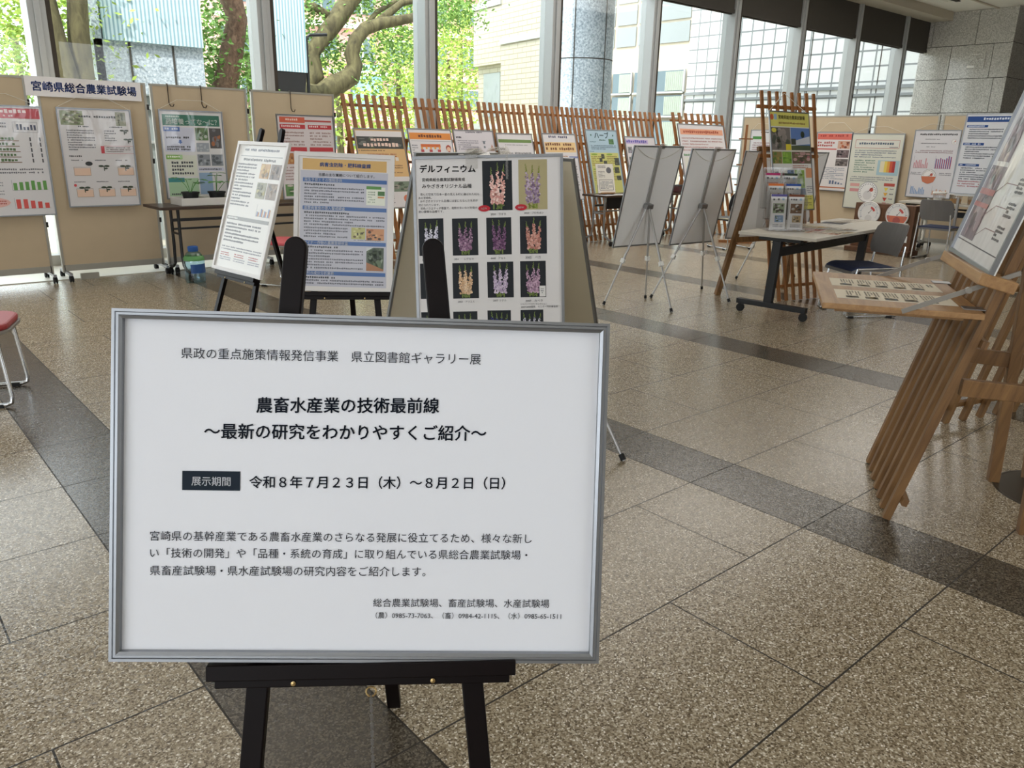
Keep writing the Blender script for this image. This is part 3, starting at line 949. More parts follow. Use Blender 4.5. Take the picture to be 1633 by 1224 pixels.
def leg_tube(parent, a, b, r=0.011, split=0.55, name='leg'):
    a, b = Vector(a), Vector(b)
    m = a.lerp(b, split)
    lg = MB().tube([a, m], r, 10).tube([m, b], r * .72, 10).build(name, M['legmetal'], parent, smooth='auto')
    ax = (b - a).normalized()
    MB().bar(m - ax * .02, m + ax * .02, r * 3.2, r * 3.0).build('clamp', M['white'], lg)
    MB().tube([b - ax * .035, b - ax * .004], r * 1.25, 10).build('rubber_foot', M['rubber'], lg)
    return lg
def board_stand(label, c, yaw, lean, w, h, feet, group=None, back='wb_back', joint=0.42, face=True, clip=True, name='whiteboard_easel'):
    """board on a folding tripod; local -y is the side turned to the hall entrance (its back when lean < 0)"""
    p, tl = floor_base(c, yaw, lean, h)
    mw = tilted(p, yaw, lean)
    e = empty(name, label, 'whiteboard easel', mw=mw, group=group)
    inv = mw.inverted()
    s = -1 if lean < 0 else 1                                  # which side the tripod is on
    z0 = tl
    frame_mb(w, h, 0.014, 0.012, False).build('frame', M['alu'], e).location = (0, 0.006, z0)
    MB().box((0, 0, z0 + h / 2), (w - .02, 0.006, h - .02)).build('board', M[back], e)
    yb = s * 0.014
    MB().bar((0, yb, z0 + .40 * h), (0, yb, z0 + h - .004), 0.034, 0.012, (1, 0, 0)).build('back_channel', M['legmetal'], e)
    J = Vector((0, s * 0.035, z0 + joint * h))
    MB().box(J, (0.085, 0.05, 0.045)).build('pivot', M['steel'], e, bevel=0.006)
    for i, f in enumerate(feet):
        leg_tube(e, J + Vector(((-.02, .02, 0)[i], 0, 0)), inv @ Vector((f[0], f[1], 0.002)))
    if clip:
        MB().box((0.05, 0, z0 + h), (0.05, 0.03, 0.03)).box((0.02, s * .015, z0 + h - .01), (0.07, .006, .03)).build('tape', M['tape'], e)
        sm = MB()
        sm.tube([(-w / 2 + .02 + (w - .04) * i / 12, s * .012, z0 + h - .004 - .11 * 4 * (i / 12) * (1 - i / 12)) for i in range(13)], 0.0025, 5)
        sm.build('string', M['string'], e)
    return e

# ---- the entrance sign in front
C1, Y1, L1, W1, H1, R1 = (0.647, 1.144, 0.817), -37.3, 14.9, 0.870, 0.620, -1.4
S = Sheet(W1, H1, '#e3e5ea', (0.012, 0.017, 0.988, 0.983), -0.006)
INK = '#1c2331'
S.text('県政の重点施策情報発信事業　県立図書館ギャラリー展', .1311, .1198, .7354, '#32353d', 0, 3, .1138)
S.text('農畜水産業の技術最前線', .2821, .2623, .6515, INK, .018, 3, .2513)
S.text('～最新の研究をわかりやすくご紹介～', .1788, .3402, .7506, INK, .016, 3, .3286)
S.poly([(.1360, .4552), (.2516, .4540), (.2516, .5096), (.1360, .5106)], '#17222e', 2)
S.text('展示期間', .1549, .4835, .2325, '#e4e6ea', .01, 3)
S.text('令和８年７月２３日（木）～８月２日（日）', .2703, .4836, .7925, INK, .014, 3, .4735)
S.text('宮崎県の基幹産業である農畜水産業のさらなる発展に役立てるため、様々な新し', .0738, .6430, .8523, '#2b2e36', 0, 3, .6361)
S.text('い「技術の開発」や「品種・系統の育成」に取り組んでいる県総合農業試験場・', .0741, .6918, .8440, '#2b2e36', 0, 3, .6848)
S.text('県畜産試験場・県水産試験場の研究内容をご紹介します。', .0744, .7426, .6326, '#2b2e36', 0, 3, .7376)
S.text('総合農業試験場、畜産試験場、水産試験場', .5259, .8304, .8931, '#2b2e36', 0, 3, .8288)
S.text('（農）0985-73-7063、（畜）0984-42-1115、（水）0985-65-1511', .5316, .8675, .9193, '#2b2e36', 0, 3, .8662)
framed('white notice board with black Japanese lettering in a ribbed aluminium frame, in front', from_centre(C1, Y1, L1, H1, R1), W1, H1, S, 'sign', 0.017, 0.02, name='notice_board', cat='notice board')
black_easel('black wooden easel carrying the large white notice board in front', C1, Y1, L1, H1, 0.13)

# ---- pest control poster
C2, Y2, L2, W2, H2, R2 = (2.478, 4.495, 0.906), -35.7, 14.9, 0.621, 0.867, -1.5
S = Sheet(W2, H2, '#e2dedb', (0.03, 0.022, 0.97, 0.978), -0.006)
S.rect(.06, .13, .935, .965, '#bfc0cc', 1)
S.rect(.08, .045, .92, .125, '#d5ae6c', 1)
S.text('病害虫防除・肥料検査課', .25, .085, .76, '#33569b', .025)
S.text('当課の主な業務について紹介します。', .24, .158, .80, '#22252e', .01)
BL = '#3e67a4'
for i, (v, ti, n1_) in enumerate([(.183, '発生予察とその情報提供', 4), (.385, '重要病害虫の侵入警戒調査', 4), (.635, 'マイナー作物の農薬登録検査', 4), (.855, '肥料の成分分析業務', 0)]):
    S.rect(.085, v, .925, v + .028, BL, 2)
    S.text(ti, .10, v + .014, .10 + .034 * len(ti), '#dfe4ee', .015)
S.lines(.10, .222, .42, 1, .022, '#3c3f48', .7)
S.lines(.10, .248, .70, 6, .021, '#5b5d69')
S.rect(.72, .235, .91, .365, '#e2e6d8', 2); S.rect(.72, .228, .87, .25, '#4d8a3a', 3); S.lines(.735, .265, .82, 5, .018, '#8ea08b', l=3); S.rect(.835, .263, .905, .295, '#3f7136', 3); S.rect(.835, .30, .90, .312, '#c98d4f', 3)
S.lines(.10, .424, .56, 1, .022, '#3c3f48', .7)
S.lines(.10, .448, .91, 4, .021, '#5b5d69')
S.lines(.10, .535, .55, 4, .021, '#5b5d69')
S.photo(.575, .530, .715, .615, ['#b9b877', '#6a5a40', '#3a3328', '#8b8a52', '#d0cf95'], 16, 2, 3, .12)
S.photo(.725, .535, .905, .620, ['#c98f62', '#3a2a22', '#a86c46', '#dba878', '#4d382c'], 16, 2, 5, .12)
S.lines(.60, .618, .88, 1, .012, '#777985')
S.lines(.10, .672, .46, 1, .022, '#3c3f48', .7)
S.lines(.10, .698, .70, 7, .021, '#5b5d69')
S.photo(.73, .672, .905, .842, ['#4b5a48', '#2d3d2e', '#5f7357', '#8b9a87', '#3d5138'], 30, 2, 8, .2)
S.poly([(.73, .78), (.905, .83), (.905, .842), (.73, .842)], '#a5714d', 5); S.poly([(.73, .672), (.80, .672), (.73, .70)], '#c8cdd0', 5)
S.lines(.10, .892, .45, 1, .022, '#3c3f48', .7)
S.lines(.10, .915, .92, 2, .021, '#5b5d69')
framed('white framed poster with blue heading bars about pest control, behind the notice board', from_centre(C2, Y2, L2, H2, R2), W2, H2, S, 'lamin', 0.026, 0.016, 'whiteframe', lip=False)
black_easel('black wooden easel holding the poster with blue heading bars', C2, Y2, L2, H2, -0.05, 0.58, False)

# ---- slim poster seen at an angle
C3, Y3, L3, W3, H3 = (2.112, 5.060, 0.967), -83.2, 18.0, 0.62, 0.87
S = Sheet(W3, H3, '#dcd9d4', (0.03, 0.022, 0.97, 0.978), -0.006)
S.lines(.16, .05, .86, 1, .03, '#6d6f78', .7); S.rect(.10, .105, .92, .112, '#a3a3a3', 2); S.lines(.14, .125, .82, 1, .026, '#707070', .8)
S.lines(.08, .165, .48, 14, .024, '#6a6b70')
S.photo(.55, .16, .73, .27, ['#b58a4a', '#c9a860', '#7c6234'], 14, 2, 2); S.photo(.75, .16, .94, .27, ['#6f5a4c', '#44382f', '#8e7863'], 14, 2, 4)
S.photo(.55, .30, .73, .42, ['#8d8a6b', '#5b573c', '#b3a96c'], 14, 2, 6); S.photo(.75, .30, .94, .42, ['#7f6a58', '#4e3f38', '#a08a73'], 14, 2, 7)
S.bars(.64, .46, .92, .55, 4, ['#4a6e9e', '#b77a45'], .2, 1, 3)
S.rect(.08, .575, .92, .602, '#83817d', 2); S.lines(.10, .578, .32, 1, .02, '#d8d6d2', .9, l=3)
S.lines(.10, .625, .82, 6, .026, '#5d5d63')
S.lines(.10, .805, .92, 2, .02, '#7f7f85')
for k in range(3):
    S.lines(.10 + .29 * k, .855, .30 + .29 * k, 2, .016, '#b04a4a'); S.lines(.10 + .29 * k, .89, .33 + .29 * k, 2, .016, '#8a8a98')
framed('glossy white poster turned to the left with window reflections, on a black easel', from_centre(C3, Y3, L3, H3, -.4), W3, H3, S, 'lamin', 0.022, 0.016, 'whiteframe', lip=False)
black_easel('black wooden easel under the glossy poster turned to the left', C3, Y3, L3, H3, 0.09, 0.5, False)

# ---- delphinium display: three boards standing back to back
C4, Y4, L4, W4, H4, R4 = (2.074, 2.540, 0.926), -41.8, 10.8, 0.623, 0.892, 2.4
S = Sheet(W4, H4, '#d5d2d0', (0.012, 0.010, 0.988, 0.99), -0.006)
S.text('デルフィニウム', .0503, .0564, .4183, '#17181c', .03, 4, .0603)
S.text('宮崎県総合農業試験場育成', .0632, .1060, .3479, '#25262b', .008, 4, .1075)
S.text('みやざきオリジナル品種', .0617, .1358, .3912, '#25262b', .008, 4, .1377)
S.text('　澄んだ空気で日本一星の見える町に選ばれた町も'.strip('　'), .0478, .172, .4415, '#3a3b40', 0, 4, .1757)
S.text('ある宮崎県。', .0356, .1885, .124, '#3a3b40', 0, 4)
S.text('みやざきオリジナル品種には星にちなんだ名前が', .0462, .2033, .4317, '#3a3b40', 0, 4, .2045)
S.text('付けられています。', .0353, .2208, .176, '#3a3b40', 0, 4)
S.text('花色バラエティが豊富で、花数が多いなど形質の', .0479, .2366, .4257, '#3a3b40', 0, 4, .2375)
S.text('良い豪華な品種です。', .0351, .2517, .2014, '#3a3b40', 0, 4)
PK = ['#e7bfb4', '#dba79c', '#f0d2c8', '#c98e86']
LV = ['#a893a8', '#937c96', '#bfadbe', '#806a84']
WH = ['#cfcdda', '#dcdbe4', '#b5b3c6']
PU = ['#9f7a94', '#876480', '#b395a9', '#6d5069']
DP = ['#6b4768', '#7e5879', '#573a58', '#906e8b']
SA = ['#cf9788', '#bd8377', '#d9ab9d', '#ab7264']
CR = ['#dcb995', '#cba57f', '#e7cdae']
LL = ['#c3b3c8', '#d5c8d6', '#ad9bb6']
MG = ['#b392a8', '#c4a5b8', '#9b7b92']
BU = ['#3b3f7f', '#4d52a0', '#2b2d60']
S.flowers(.464, .0258, .661, .2511, PK, 3, seed=2)
S.flowers(.7036, .0239, .8942, .2508, LV, 3, '#a79d76', '#7e8a3e', 3)
S.oval(.4722, .2416, .040, '#b22b36', 6, .0145, 20); S.text('NEW', .452, .2416, .492, '#f0d9d6', .01, 8)
S.oval(.7176, .2401, .040, '#b22b36', 6, .0145, 20); S.text('NEW', .698, .2401, .737, '#f0d9d6', .01, 8)
S.text('2020　ライラ', .5143, .2687, .616, '#35363c', 0); S.text('2020　プロキオン', .7386, .2655, .8688, '#35363c', 0)
S.flowers(.0308, .283, .1970, .4545, WH, 3, seed=5)
S.flowers(.2548, .285, .4265, .4556, PU, 3, seed=6)
S.flowers(.4838, .284, .6505, .4550, DP, 3, seed=7)
S.flowers(.7077, .281, .8868, .4542, SA, 3, seed=8)
S.text('1994　シリウス', .050, .4724, .178, '#35363c', 0)
S.text('1994　　レグルス', .2622, .4722, .3942, '#35363c', 0); S.text('2000　アルト', .510, .471, .608, '#35363c', 0); S.text('2002　ベガ', .742, .470, .845, '#35363c', 0)
S.flowers(.0308, .490, .1874, .655, ['#b5b36a', '#9da055', '#cfcf95'], 2, seed=9)
S.rect(.151, .60, .184, .652, '#d8d6d2', 7)
S.flowers(.2496, .490, .424, .656, CR, 3, seed=10)
S.flowers(.4832, .488, .6594, .655, LL, 3, seed=11)
S.flowers(.705, .487, .8769, .6554, MG, 3, seed=12)
S.rect(.833, .603, .874, .653, '#d8d6d2', 7); S.lines(.840, .615, .867, 3, .009, '#77777c', l=8)
S.text('2003　アリエス', .2815, .6709, .3935, '#35363c', 0); S.text('2007 リゲル', .5197, .6683, .6095, '#35363c', 0)
S.text('2007　カペラ', .7379, .6721, .8531, '#35363c', 0)
S.text('ジャパンフラワーセレクション', .7034, .6872, .8822, '#35363c', 0)
S.text('2007-2008優秀、モニター特別審査賞', .7073, .7006, .955, '#35363c', 0)
S.flowers(.030, .717, .187, .88, WH, 3, seed=13); S.flowers(.247, .717, .4105, .88, WH, 3, seed=14)
S.flowers(.4788, .7146, .6371, .88, BU, 4, seed=15); S.flowers(.7026, .7144, .8564, .88, WH, 4, seed=16)
mwd = from_centre(C4, Y4, L4, H4, R4)
dp = framed('whiteboard poster of delphinium flower photos in rows, standing behind the notice board', mwd, W4, H4, S, 'paper', 0.012, 0.012, name='flower_poster', cat='poster', lip=False)
jd = Vector((0, 0.06, 0.40))
MB().box(jd - Vector((0, .02, 0)), (0.09, 0.04, 0.045)).build('pivot', M['steel'], dp)
iv = mwd.inverted()
for i, f in enumerate([(1.72, 2.60), (2.20, 2.18), (2.27, 2.84)]):
    leg_tube(dp, jd + Vector(((-.02, .02, 0)[i], 0, 0)), iv @ Vector((f[0], f[1], 0.002)))
rt = random.Random(3)
tp = MB()
for i in range(16):
    a, b = rt.uniform(-.07, .07), rt.uniform(-.004, .028)
    tp.add([(a - .03, -.02 + rt.uniform(-.01, .02), H4 + b - .012), (a + .03, -.02 + rt.uniform(-.01, .02), H4 + b - .008), (a + .02, .02 + rt.uniform(-.01, .02), H4 + b + .014), (a - .02, .02, H4 + b + .008)], [(0, 1, 2, 3)])
tp.add([(-.09, -.0135, H4 - .055), (-.04, -.0135, H4 - .055), (-.04, -.0135, H4 + .005), (-.09, -.0135, H4 + .005)], [(0, 1, 2, 3)])
tp.add([(.075, -.0135, H4 - .10), (.085, -.0135, H4 - .10), (.085, -.0135, H4 + .005), (.075, -.0135, H4 + .005)], [(0, 1, 2, 3)])
tp.build('clear_tape', M['tape'], dp)
board_stand('cream backed board leaning in just right of the flower poster', (2.583, 2.78, 0.889), -84, -16.9, 0.60, 0.98, [(2.84, 3.06), (2.633, 2.212), (2.40, 2.68)], 'boards standing back to back with the flower poster', 'wb_cream', clip=False)
board_stand('cream backed board leaning in just left of the flower poster', (2.245, 3.135, 0.902), 14, -14.4, 0.60, 0.96, [(2.00, 3.30), (2.50, 3.42), (2.10, 2.86)], 'boards standing back to back with the flower poster', 'wb_cream', clip=False)
# ---- whiteboards seen from the back in the middle of the hall
board_stand('grey whiteboard back on a silver tripod with a white string, left of the pair', (5.695, 4.715, 0.963), -4.9, -12.7, 0.62, 0.922, [(5.288, 4.814), (5.853, 4.788), (5.546, 4.228)], 'whiteboards turned to the windows')
board_stand('brownish shaded whiteboard back on a silver tripod, right of the pair', (6.434, 4.653, 0.944), -5.0, -12.0, 0.62, 0.922, [(5.919, 4.781), (6.747, 4.785), (6.38, 4.198)], 'whiteboards turned to the windows')
board_stand('wide whiteboard back standing behind the brown lattice easel and leaflet table', (7.90, 4.75, 0.91), -28.5, -15.8, 0.98, 0.98, [(7.6, 4.95), (8.3, 4.64), (7.85, 4.50)], 'whiteboards turned to the windows')

# ------------------------------------------------------------------ lattice easels
def lattice(label, base, yaw, lean, w, L, n=8, sw=0.030, rails=(0.10, 0.72, 0.93), legs=0.75, spread=0.0, mat='wood_d', leghinge=0.74, group=None, thick=0.018, rail_over=0.03, inset=.05):
    e = empty('lattice_easel', label, 'easel', mw=tilted((base[0], base[1], 0), yaw, lean), group=group)
    ln = math.tan(R(lean))
    for i in range(n):
        x = -w / 2 + sw / 2 + (w - sw) * i / (n - 1)
        MB().box((x, 0, L / 2 + 0.002), (sw, thick, L - .004)).build('slat', M[mat], e, bevel=0.002)
    for r in rails:
        MB().box((0, thick / 2 + 0.012, L * r), (w + 2 * rail_over, 0.022, 0.030)).build('rail', M[mat], e, bevel=0.002)
    if legs:
        for s in (-1, 1):
            a = Vector((s * (w / 2 - inset), 0.05, L * leghinge))
            b = Vector((s * (w / 2 - inset + spread), legs, legs * ln))
            MB().bar(a, b, 0.035, 0.03, (1, 0, 0)).build('rear_leg', M[mat], e, bevel=0.002)
        MB().box((0, 0.05, L * leghinge), (w, 0.022, 0.035)).build('hinge_bar', M[mat], e)
    return e
LG = 'lattice easels along the windows'
row = [(4.86, 5.79, 9, 'slatted wood easel at the left end of the window row, behind the brown poster'), (5.89, 6.81, 9, 'slatted wood easel behind the orange headed poster'),
       (6.91, 7.80, 9, 'slatted wood easel behind the plain grey poster'), (7.86, 8.76, 9, 'slatted wood easel behind the yellow banded poster'),
       (8.78, 9.72, 9, 'slatted wood easel behind the blue herb poster'), (9.76, 10.80, 9, 'slatted wood easel behind the whiteboards, with the lilac poster')]
for (a, b, n, lb) in row:
    lattice(lb, ((a + b) / 2, 8.25), 0, 16, b - a - .02, 2.0, n, 0.052, (0.12, 0.60, 0.94), 0.72, group=LG, rail_over=.006)
lattice('slatted wood easel with wide gaps at the right end of the window row', (11.28, 7.85), 0, 16, 1.40, 2.0, 9, 0.066, (0.12, 0.74, 0.94), 0.72, group=LG, inset=.42)

def lat_pt(x, zt, y=8.2, lean=16):
    return (x, y + zt * math.tan(R(lean)), zt)
def row_poster(label, x0, x1, zt, h, S, mat='lamin', y=8.20, frame='alu', roll=0):
    w = x1 - x0
    c = Vector(((x0 + x1) / 2, y + zt * math.tan(R(16)), zt)) - Vector((0, math.sin(R(16)), math.cos(R(16)))) * h / 2
    framed(label, from_centre(c, 0, 16, h, roll), w, h, S, mat, 0.012, 0.012, frame, lip=False, group='posters on the window row easels')
def std(w, h, paper='#dbd8db'):
    return Sheet(w, h, paper, (.015, .01, .985, .99), -.006)
w, h = .69, .97
S = std(w, h, '#d9b27c')
S.rect(.03, .03, .97, .10, '#dcd7d8', 2); S.photo(.03, .10, .97, .25, ['#3f4240', '#4d5a45', '#2f3336', '#6b6e6a', '#2e4a2c'], 22, 2, 4, .12)
S.lines(.24, .115, .76, 1, .06, '#e9cdbf', .75, l=6); S.lines(.14, .175, .88, 1, .065, '#e9cdbf', .8, l=6)
S.lines(.04, .265, .58, 1, .024, '#5d4a36'); S.lines(.2, .31, .8, 2, .026, '#a05a4a')
for k in range(8):
    S.rect(.16 + k * .085, .355, .225 + k * .085, .40, '#ddd6ca', 2)
S.lines(.1, .45, .9, 4, .03, '#8a6a4a')
S.rect(.015, .60, .985, .985, '#dcd7d8', 2); S.photo(.56, .66, .96, .79, ['#7c8a78', '#5d6b58', '#a09a90', '#4a5648'], 16, 3, 6); S.lines(.05, .63, .5, 6, .026, '#777077', l=3)
S.lines(.05, .84, .6, 4, .026, '#777077', l=3); S.oval(.86, .88, .07, '#d77d5e', 3)
row_poster('tan poster with a dark photo heading strip, leftmost on the window row easels', 4.927, 5.621, 1.536, h, S)
w = .677
S = std(w, h)
S.rect(.03, .055, .97, .14, '#dc8a3e', 2); S.lines(.22, .075, .78, 1, .05, '#6b3316', .85, l=3)
S.rect(.05, .16, .95, .165, '#9a9aa0', 2)
for k in range(3):
    S.rect(.24 + .19 * k, .27, .31 + .19 * k, .36, '#b5484a', 3)
S.rect(.25, .20, .70, .24, '#d06a3a', 3)
for k in range(5):
    S.rect(.25 + .1 * k, .235, .29 + .1 * k, .265, '#e6a04c', 4)
S.oval(.88, .25, .06, '#a84a3e', 3); S.oval(.88, .265, .045, '#e6bfa6', 4); S.rect(.86, .29, .91, .33, '#b5484a', 4)
S.lines(.05, .21, .2, 4, .03, '#8a8a92'); S.lines(.05, .40, .95, 12, .04, '#85858c')
row_poster('white poster with an orange heading band and red shop stall drawing', 5.691, 6.368, 1.553, h, S)
S = std(w, h, '#d2cdd4')
S.lines(.3, .02, .75, 1, .03, '#6d6a78', .7); S.lines(.05, .09, .2, 1, .03, '#3f3d4a', .8); S.lines(.08, .14, .60, 5, .028, '#85828e')
S.lines(.05, .345, .2, 1, .03, '#3f3d4a', .8); S.rect(.03, .325, .97, .33, '#8d8a96', 2); S.lines(.08, .40, .45, 2, .03, '#a86a70'); S.lines(.08, .48, .9, 10, .035, '#85828e')
S.oval(.73, .17, .03, '#77808a', 3); S.oval(.73, .23, .025, '#77808a', 3); S.line(.68, .15, .78, .15, '#77808a', .006); S.poly([(.86, .28), (.92, .19), (.98, .28)], '#b98a7a', 3)
row_poster('plain lilac grey poster with small grey drawings, between orange and green ones', 6.401, 7.076, 1.555, h, S)
w = .66
S = std(w, h)
S.rect(.04, .09, .96, .135, '#6d8a4a', 2); S.lines(.2, .16, .85, 1, .02, '#85858a'); S.lines(.06, .21, .22, 1, .04, '#2f2f35', .8); S.lines(.08, .27, .92, 12, .045, '#77777d')
row_poster('white text poster with one green band, behind the flower poster', 7.125, 7.786, 1.530, h, S)
w = .676
S = std(w, h)
S.lines(.18, .03, .78, 1, .05, '#5f5f77', .8); S.rect(.04, .13, .96, .28, '#e5c48c', 2); S.lines(.06, .14, .92, 2, .065, '#7a4a30', .7, l=3)
S.oval(.26, .38, .065, '#c98a84', 2); S.oval(.26, .38, .05, '#dcd5d6', 3); S.lines(.36, .33, .7, 4, .035, '#b08a70'); S.rect(.72, .34, .98, .37, '#7f8ab8', 2)
S.lines(.06, .48, .95, 10, .04, '#85858a')
row_poster('white poster with a pale orange band, left of the blue herb poster', 7.979, 8.655, 1.545, h, S)
w, h = .70, 1.0
S = std(w, h, '#a9c3d2')
S.text('ハーブ', .27, .085, .72, '#2f4a52', .02); S.oval(.16, .085, .02, '#3b6a5a', 3); S.oval(.86, .085, .02, '#3b6a5a', 3); S.lines(.40, .145, .62, 1, .03, '#4a6a62', .8)
S.photo(.70, .14, .86, .22, ['#4d7a4a', '#3a5f38', '#6b9460'], 10, 2, 3); S.lines(.10, .18, .3, 1, .02, '#5a7a8a'); S.lines(.12, .235, .92, 3, .025, '#5c7282')
S.rect(.05, .35, .95, .97, '#c9c877', 2); S.lines(.05, .325, .2, 1, .018, '#44606a')
for (u, v) in ((.08, .375), (.56, .375), (.08, .60), (.56, .60), (.36, .80)):
    S.oval(u + .1, v, .1, '#8aa83e', 3, .014); S.lines(u, v + .025, u + .34, 6, .026, '#8e7a3e', l=4)
for (u, v, a, b) in ((.39, .37, .10, .07), (.32, .43, .09, .06), (.44, .47, .11, .08), (.80, .43, .15, .11), (.76, .57, .15, .09), (.36, .62, .14, .08), (.24, .72, .10, .07), (.36, .70, .16, .09), (.80, .70, .14, .07), (.12, .84, .20, .12)):
    S.photo(u, v, u + a, v + b, ['#474a40', '#2f3430', '#6d705c', '#545c4a'], 8, 5, int(u * 99))
row_poster('light blue and yellow herb poster standing over the dark table', 8.881, 9.584, 1.620, h, S)
w, h = .74, .97
S = std(w, h)
S.rect(.03, .05, .75, .12, '#c4b3d8', 2); S.lines(.04, .055, .76, 1, .06, '#6a63b0', .85, l=3)
for k in range(8):
    S.photo(.06 + .2 * (k % 4), .17 + .16 * (k // 4), .2 + .2 * (k % 4), .27 + .16 * (k // 4), ['#8a8d90', '#6d7a5a', '#a9a0b5', '#574d5f'], 8, 2, k)
S.lines(.06, .50, .94, 10, .04, '#85858a')
row_poster('white poster with a lilac heading, half hidden by the left whiteboard', 9.752, 10.491, 1.536, h, S)
w, h = 1.26, 1.15
S = std(w, h)
S.rect(.04, .07, .96, .15, '#e2a182', 2); S.lines(.10, .085, .88, 1, .055, '#a5482e', .85, l=3)
S.lines(.05, .19, .95, 5, .042, '#b58a88', .5); S.lines(.05, .42, .95, 1, .04, '#4f8a58', .8)
S.rect(.05, .47, .95, .97, '#dcdcd2', 1)
for k, (u, v, c) in enumerate([(.22, .54, '#3f5a9a'), (.36, .56, '#4f9a6a'), (.20, .66, '#c94a4a'), (.70, .55, '#c9804a'), (.52, .60, '#5a7ab0'), (.80, .70, '#5a9a5a')]):
    S.oval(u, v, .04, c, 3); S.oval(u, v - .035, .02, '#e0b596', 4)
S.rect(.12, .72, .36, .74, '#4a9a9a', 3); S.oval(.18, .83, .035, '#c9b04a', 3, .06); S.oval(.30, .82, .035, '#b5a04a', 3, .06); S.lines(.5, .78, .9, 4, .035, '#8a8a8a')
row_poster('wide white poster with a pink orange heading at the right end of the row', 10.62, 11.88, 1.754, h, S, y=7.80)
# ---- brown easel behind the leaflet table
lattice('tall brown lattice easel behind the leaflet table, holding the yellow headed poster', (7.045, 3.875), -12.9, 12.7, 0.715, 1.97, 8, 0.034, (0.075, 0.70, 0.93), 0, mat='wood_d')
lt = bpy.data.objects['lattice_easel.007']
iv = lt.matrix_world.inverted()
for (f, x) in (((6.61, 4.50), -.30), ((7.52, 4.30), .30)):
    MB().bar((x, .05, 1.45), iv @ Vector((f[0], f[1], 0.0)), 0.06, 0.035, (1, 0, 0)).build('rear_leg', M['wood_m'], lt, bevel=0.002)
MB().box((0, .045, 1.45), (.75, .03, .04)).build('hinge_bar', M['wood_m'], lt)
MB().bar(iv @ Vector((6.70, 4.40, 0.55)), iv @ Vector((7.45, 4.22, 0.55)), .03, .05).build('leg_brace', M['wood_m'], lt)
w, h = .60, .90
S = std(w, h, '#dcdbd6')
S.rect(.015, .01, .985, .15, '#d6cf6c', 1); S.oval(.06, .06, .04, '#c9653a', 3, .03); S.rect(.11, .03, .18, .085, '#9ab8d0', 3)
S.text('宮崎県総合農業試験場', .22, .058, .88, '#4a3f22', .015); S.lines(.22, .105, .90, 1, .028, '#8a6a3a', .8)
S.photo(.02, .16, .49, .385, ['#77706a', '#5d5d52', '#948a84', '#4c5246', '#a39a92'], 30, 2, 4); S.rect(.36, .325, .49, .385, '#d8c83a', 5); S.oval(.09, .19, .06, '#d6cc4a', 5, .022)
S.rect(.50, .16, .985, .385, '#5d7cb5', 2); S.poly([(.50, .30), (.985, .24), (.985, .32), (.50, .34)], '#c9ccd2', 3); S.rect(.50, .335, .985, .385, '#4f5a40', 3); S.oval(.80, .225, .05, '#2f3d30', 4); S.rect(.50, .27, .62, .33, '#30382f', 4)
S.rect(.02, .388, .985, .395, '#cfc7b5', 3)
S.photo(.02, .40, .25, .52, ['#8a7a4a', '#5f7a3a', '#a5904f'], 12, 2, 5); S.photo(.26, .40, .49, .52, ['#7aa03f', '#8fb54a', '#5f8a34'], 12, 2, 6); S.photo(.50, .40, .985, .52, ['#6d5d4a', '#a86a70', '#7f8a5a', '#4d4a3c', '#c09a96'], 26, 2, 7)
S.lines(.50, .535, .9, 2, .02, '#a5543a'); S.photo(.05, .60, .15, .69, ['#77808a', '#8a7a70'], 6, 2, 8); S.poly([(.26, .62), (.32, .62), (.34, .76), (.22, .80)], '#6d9a4a', 2)
for k in range(3):
    S.photo(.36, .585 + .09 * k, .52, .665 + .09 * k, ['#56719a', '#7a94b8', '#4a5a52'], 8, 2, 9 + k)
S.rect(.55, .585, .79, .77, '#8fb04f', 2); S.rect(.55, .77, .79, .835, '#7f9ac0', 2); S.lines(.56, .60, .78, 8, .02, '#5f7a3a', l=3); S.rect(.83, .565, .985, .665, '#d99a72', 2); S.lines(.83, .75, .985, 4, .02, '#8a8a92')
S.rect(.02, .845, .985, .99, '#d6cf6c', 2); S.lines(.05, .855, .95, 6, .021, '#7a6a3a', l=3)
framed('yellow headed poster with photos of fields hung on the tall brown lattice easel', from_centre((6.885, 4.02, 1.295), -5.0, 12.5, h), w, h, S, 'lamin', 0.01, 0.01, lip=False)
pb = bpy.data.objects[[o.name for o in bpy.data.objects if o.name.startswith('framed_poster')][-1]]
MB().tube([(-.28, 0.005, h), (-.02, 0.02, h + .17)], .0025, 5).tube([(.28, .005, h), (-.02, .02, h + .17)], .0025, 5).build('string', M['string'], pb)

# slim wooden stand with pegs between the lattices
ws = empty('peg_stand', 'slim upright wooden stand with short cross pegs, right of the window row easels', 'stand', (10.55, 6.95, 0), R(-52))
MB().box((0, 0, 0.88), (0.035, 0.03, 1.70)).build('post', M['wood_d'], ws)
MB().box((0, 0, 0.02), (0.5, 0.05, 0.04)).box((0, 0, 0.02), (0.05, 0.5, 0.04)).build('base', M['wood_d'], ws)
for z in (1.53, 1.16, 0.87):
    MB().box((0, -0.02, z), (0.20, 0.02, 0.02)).build('peg', M['wood_d'], ws)

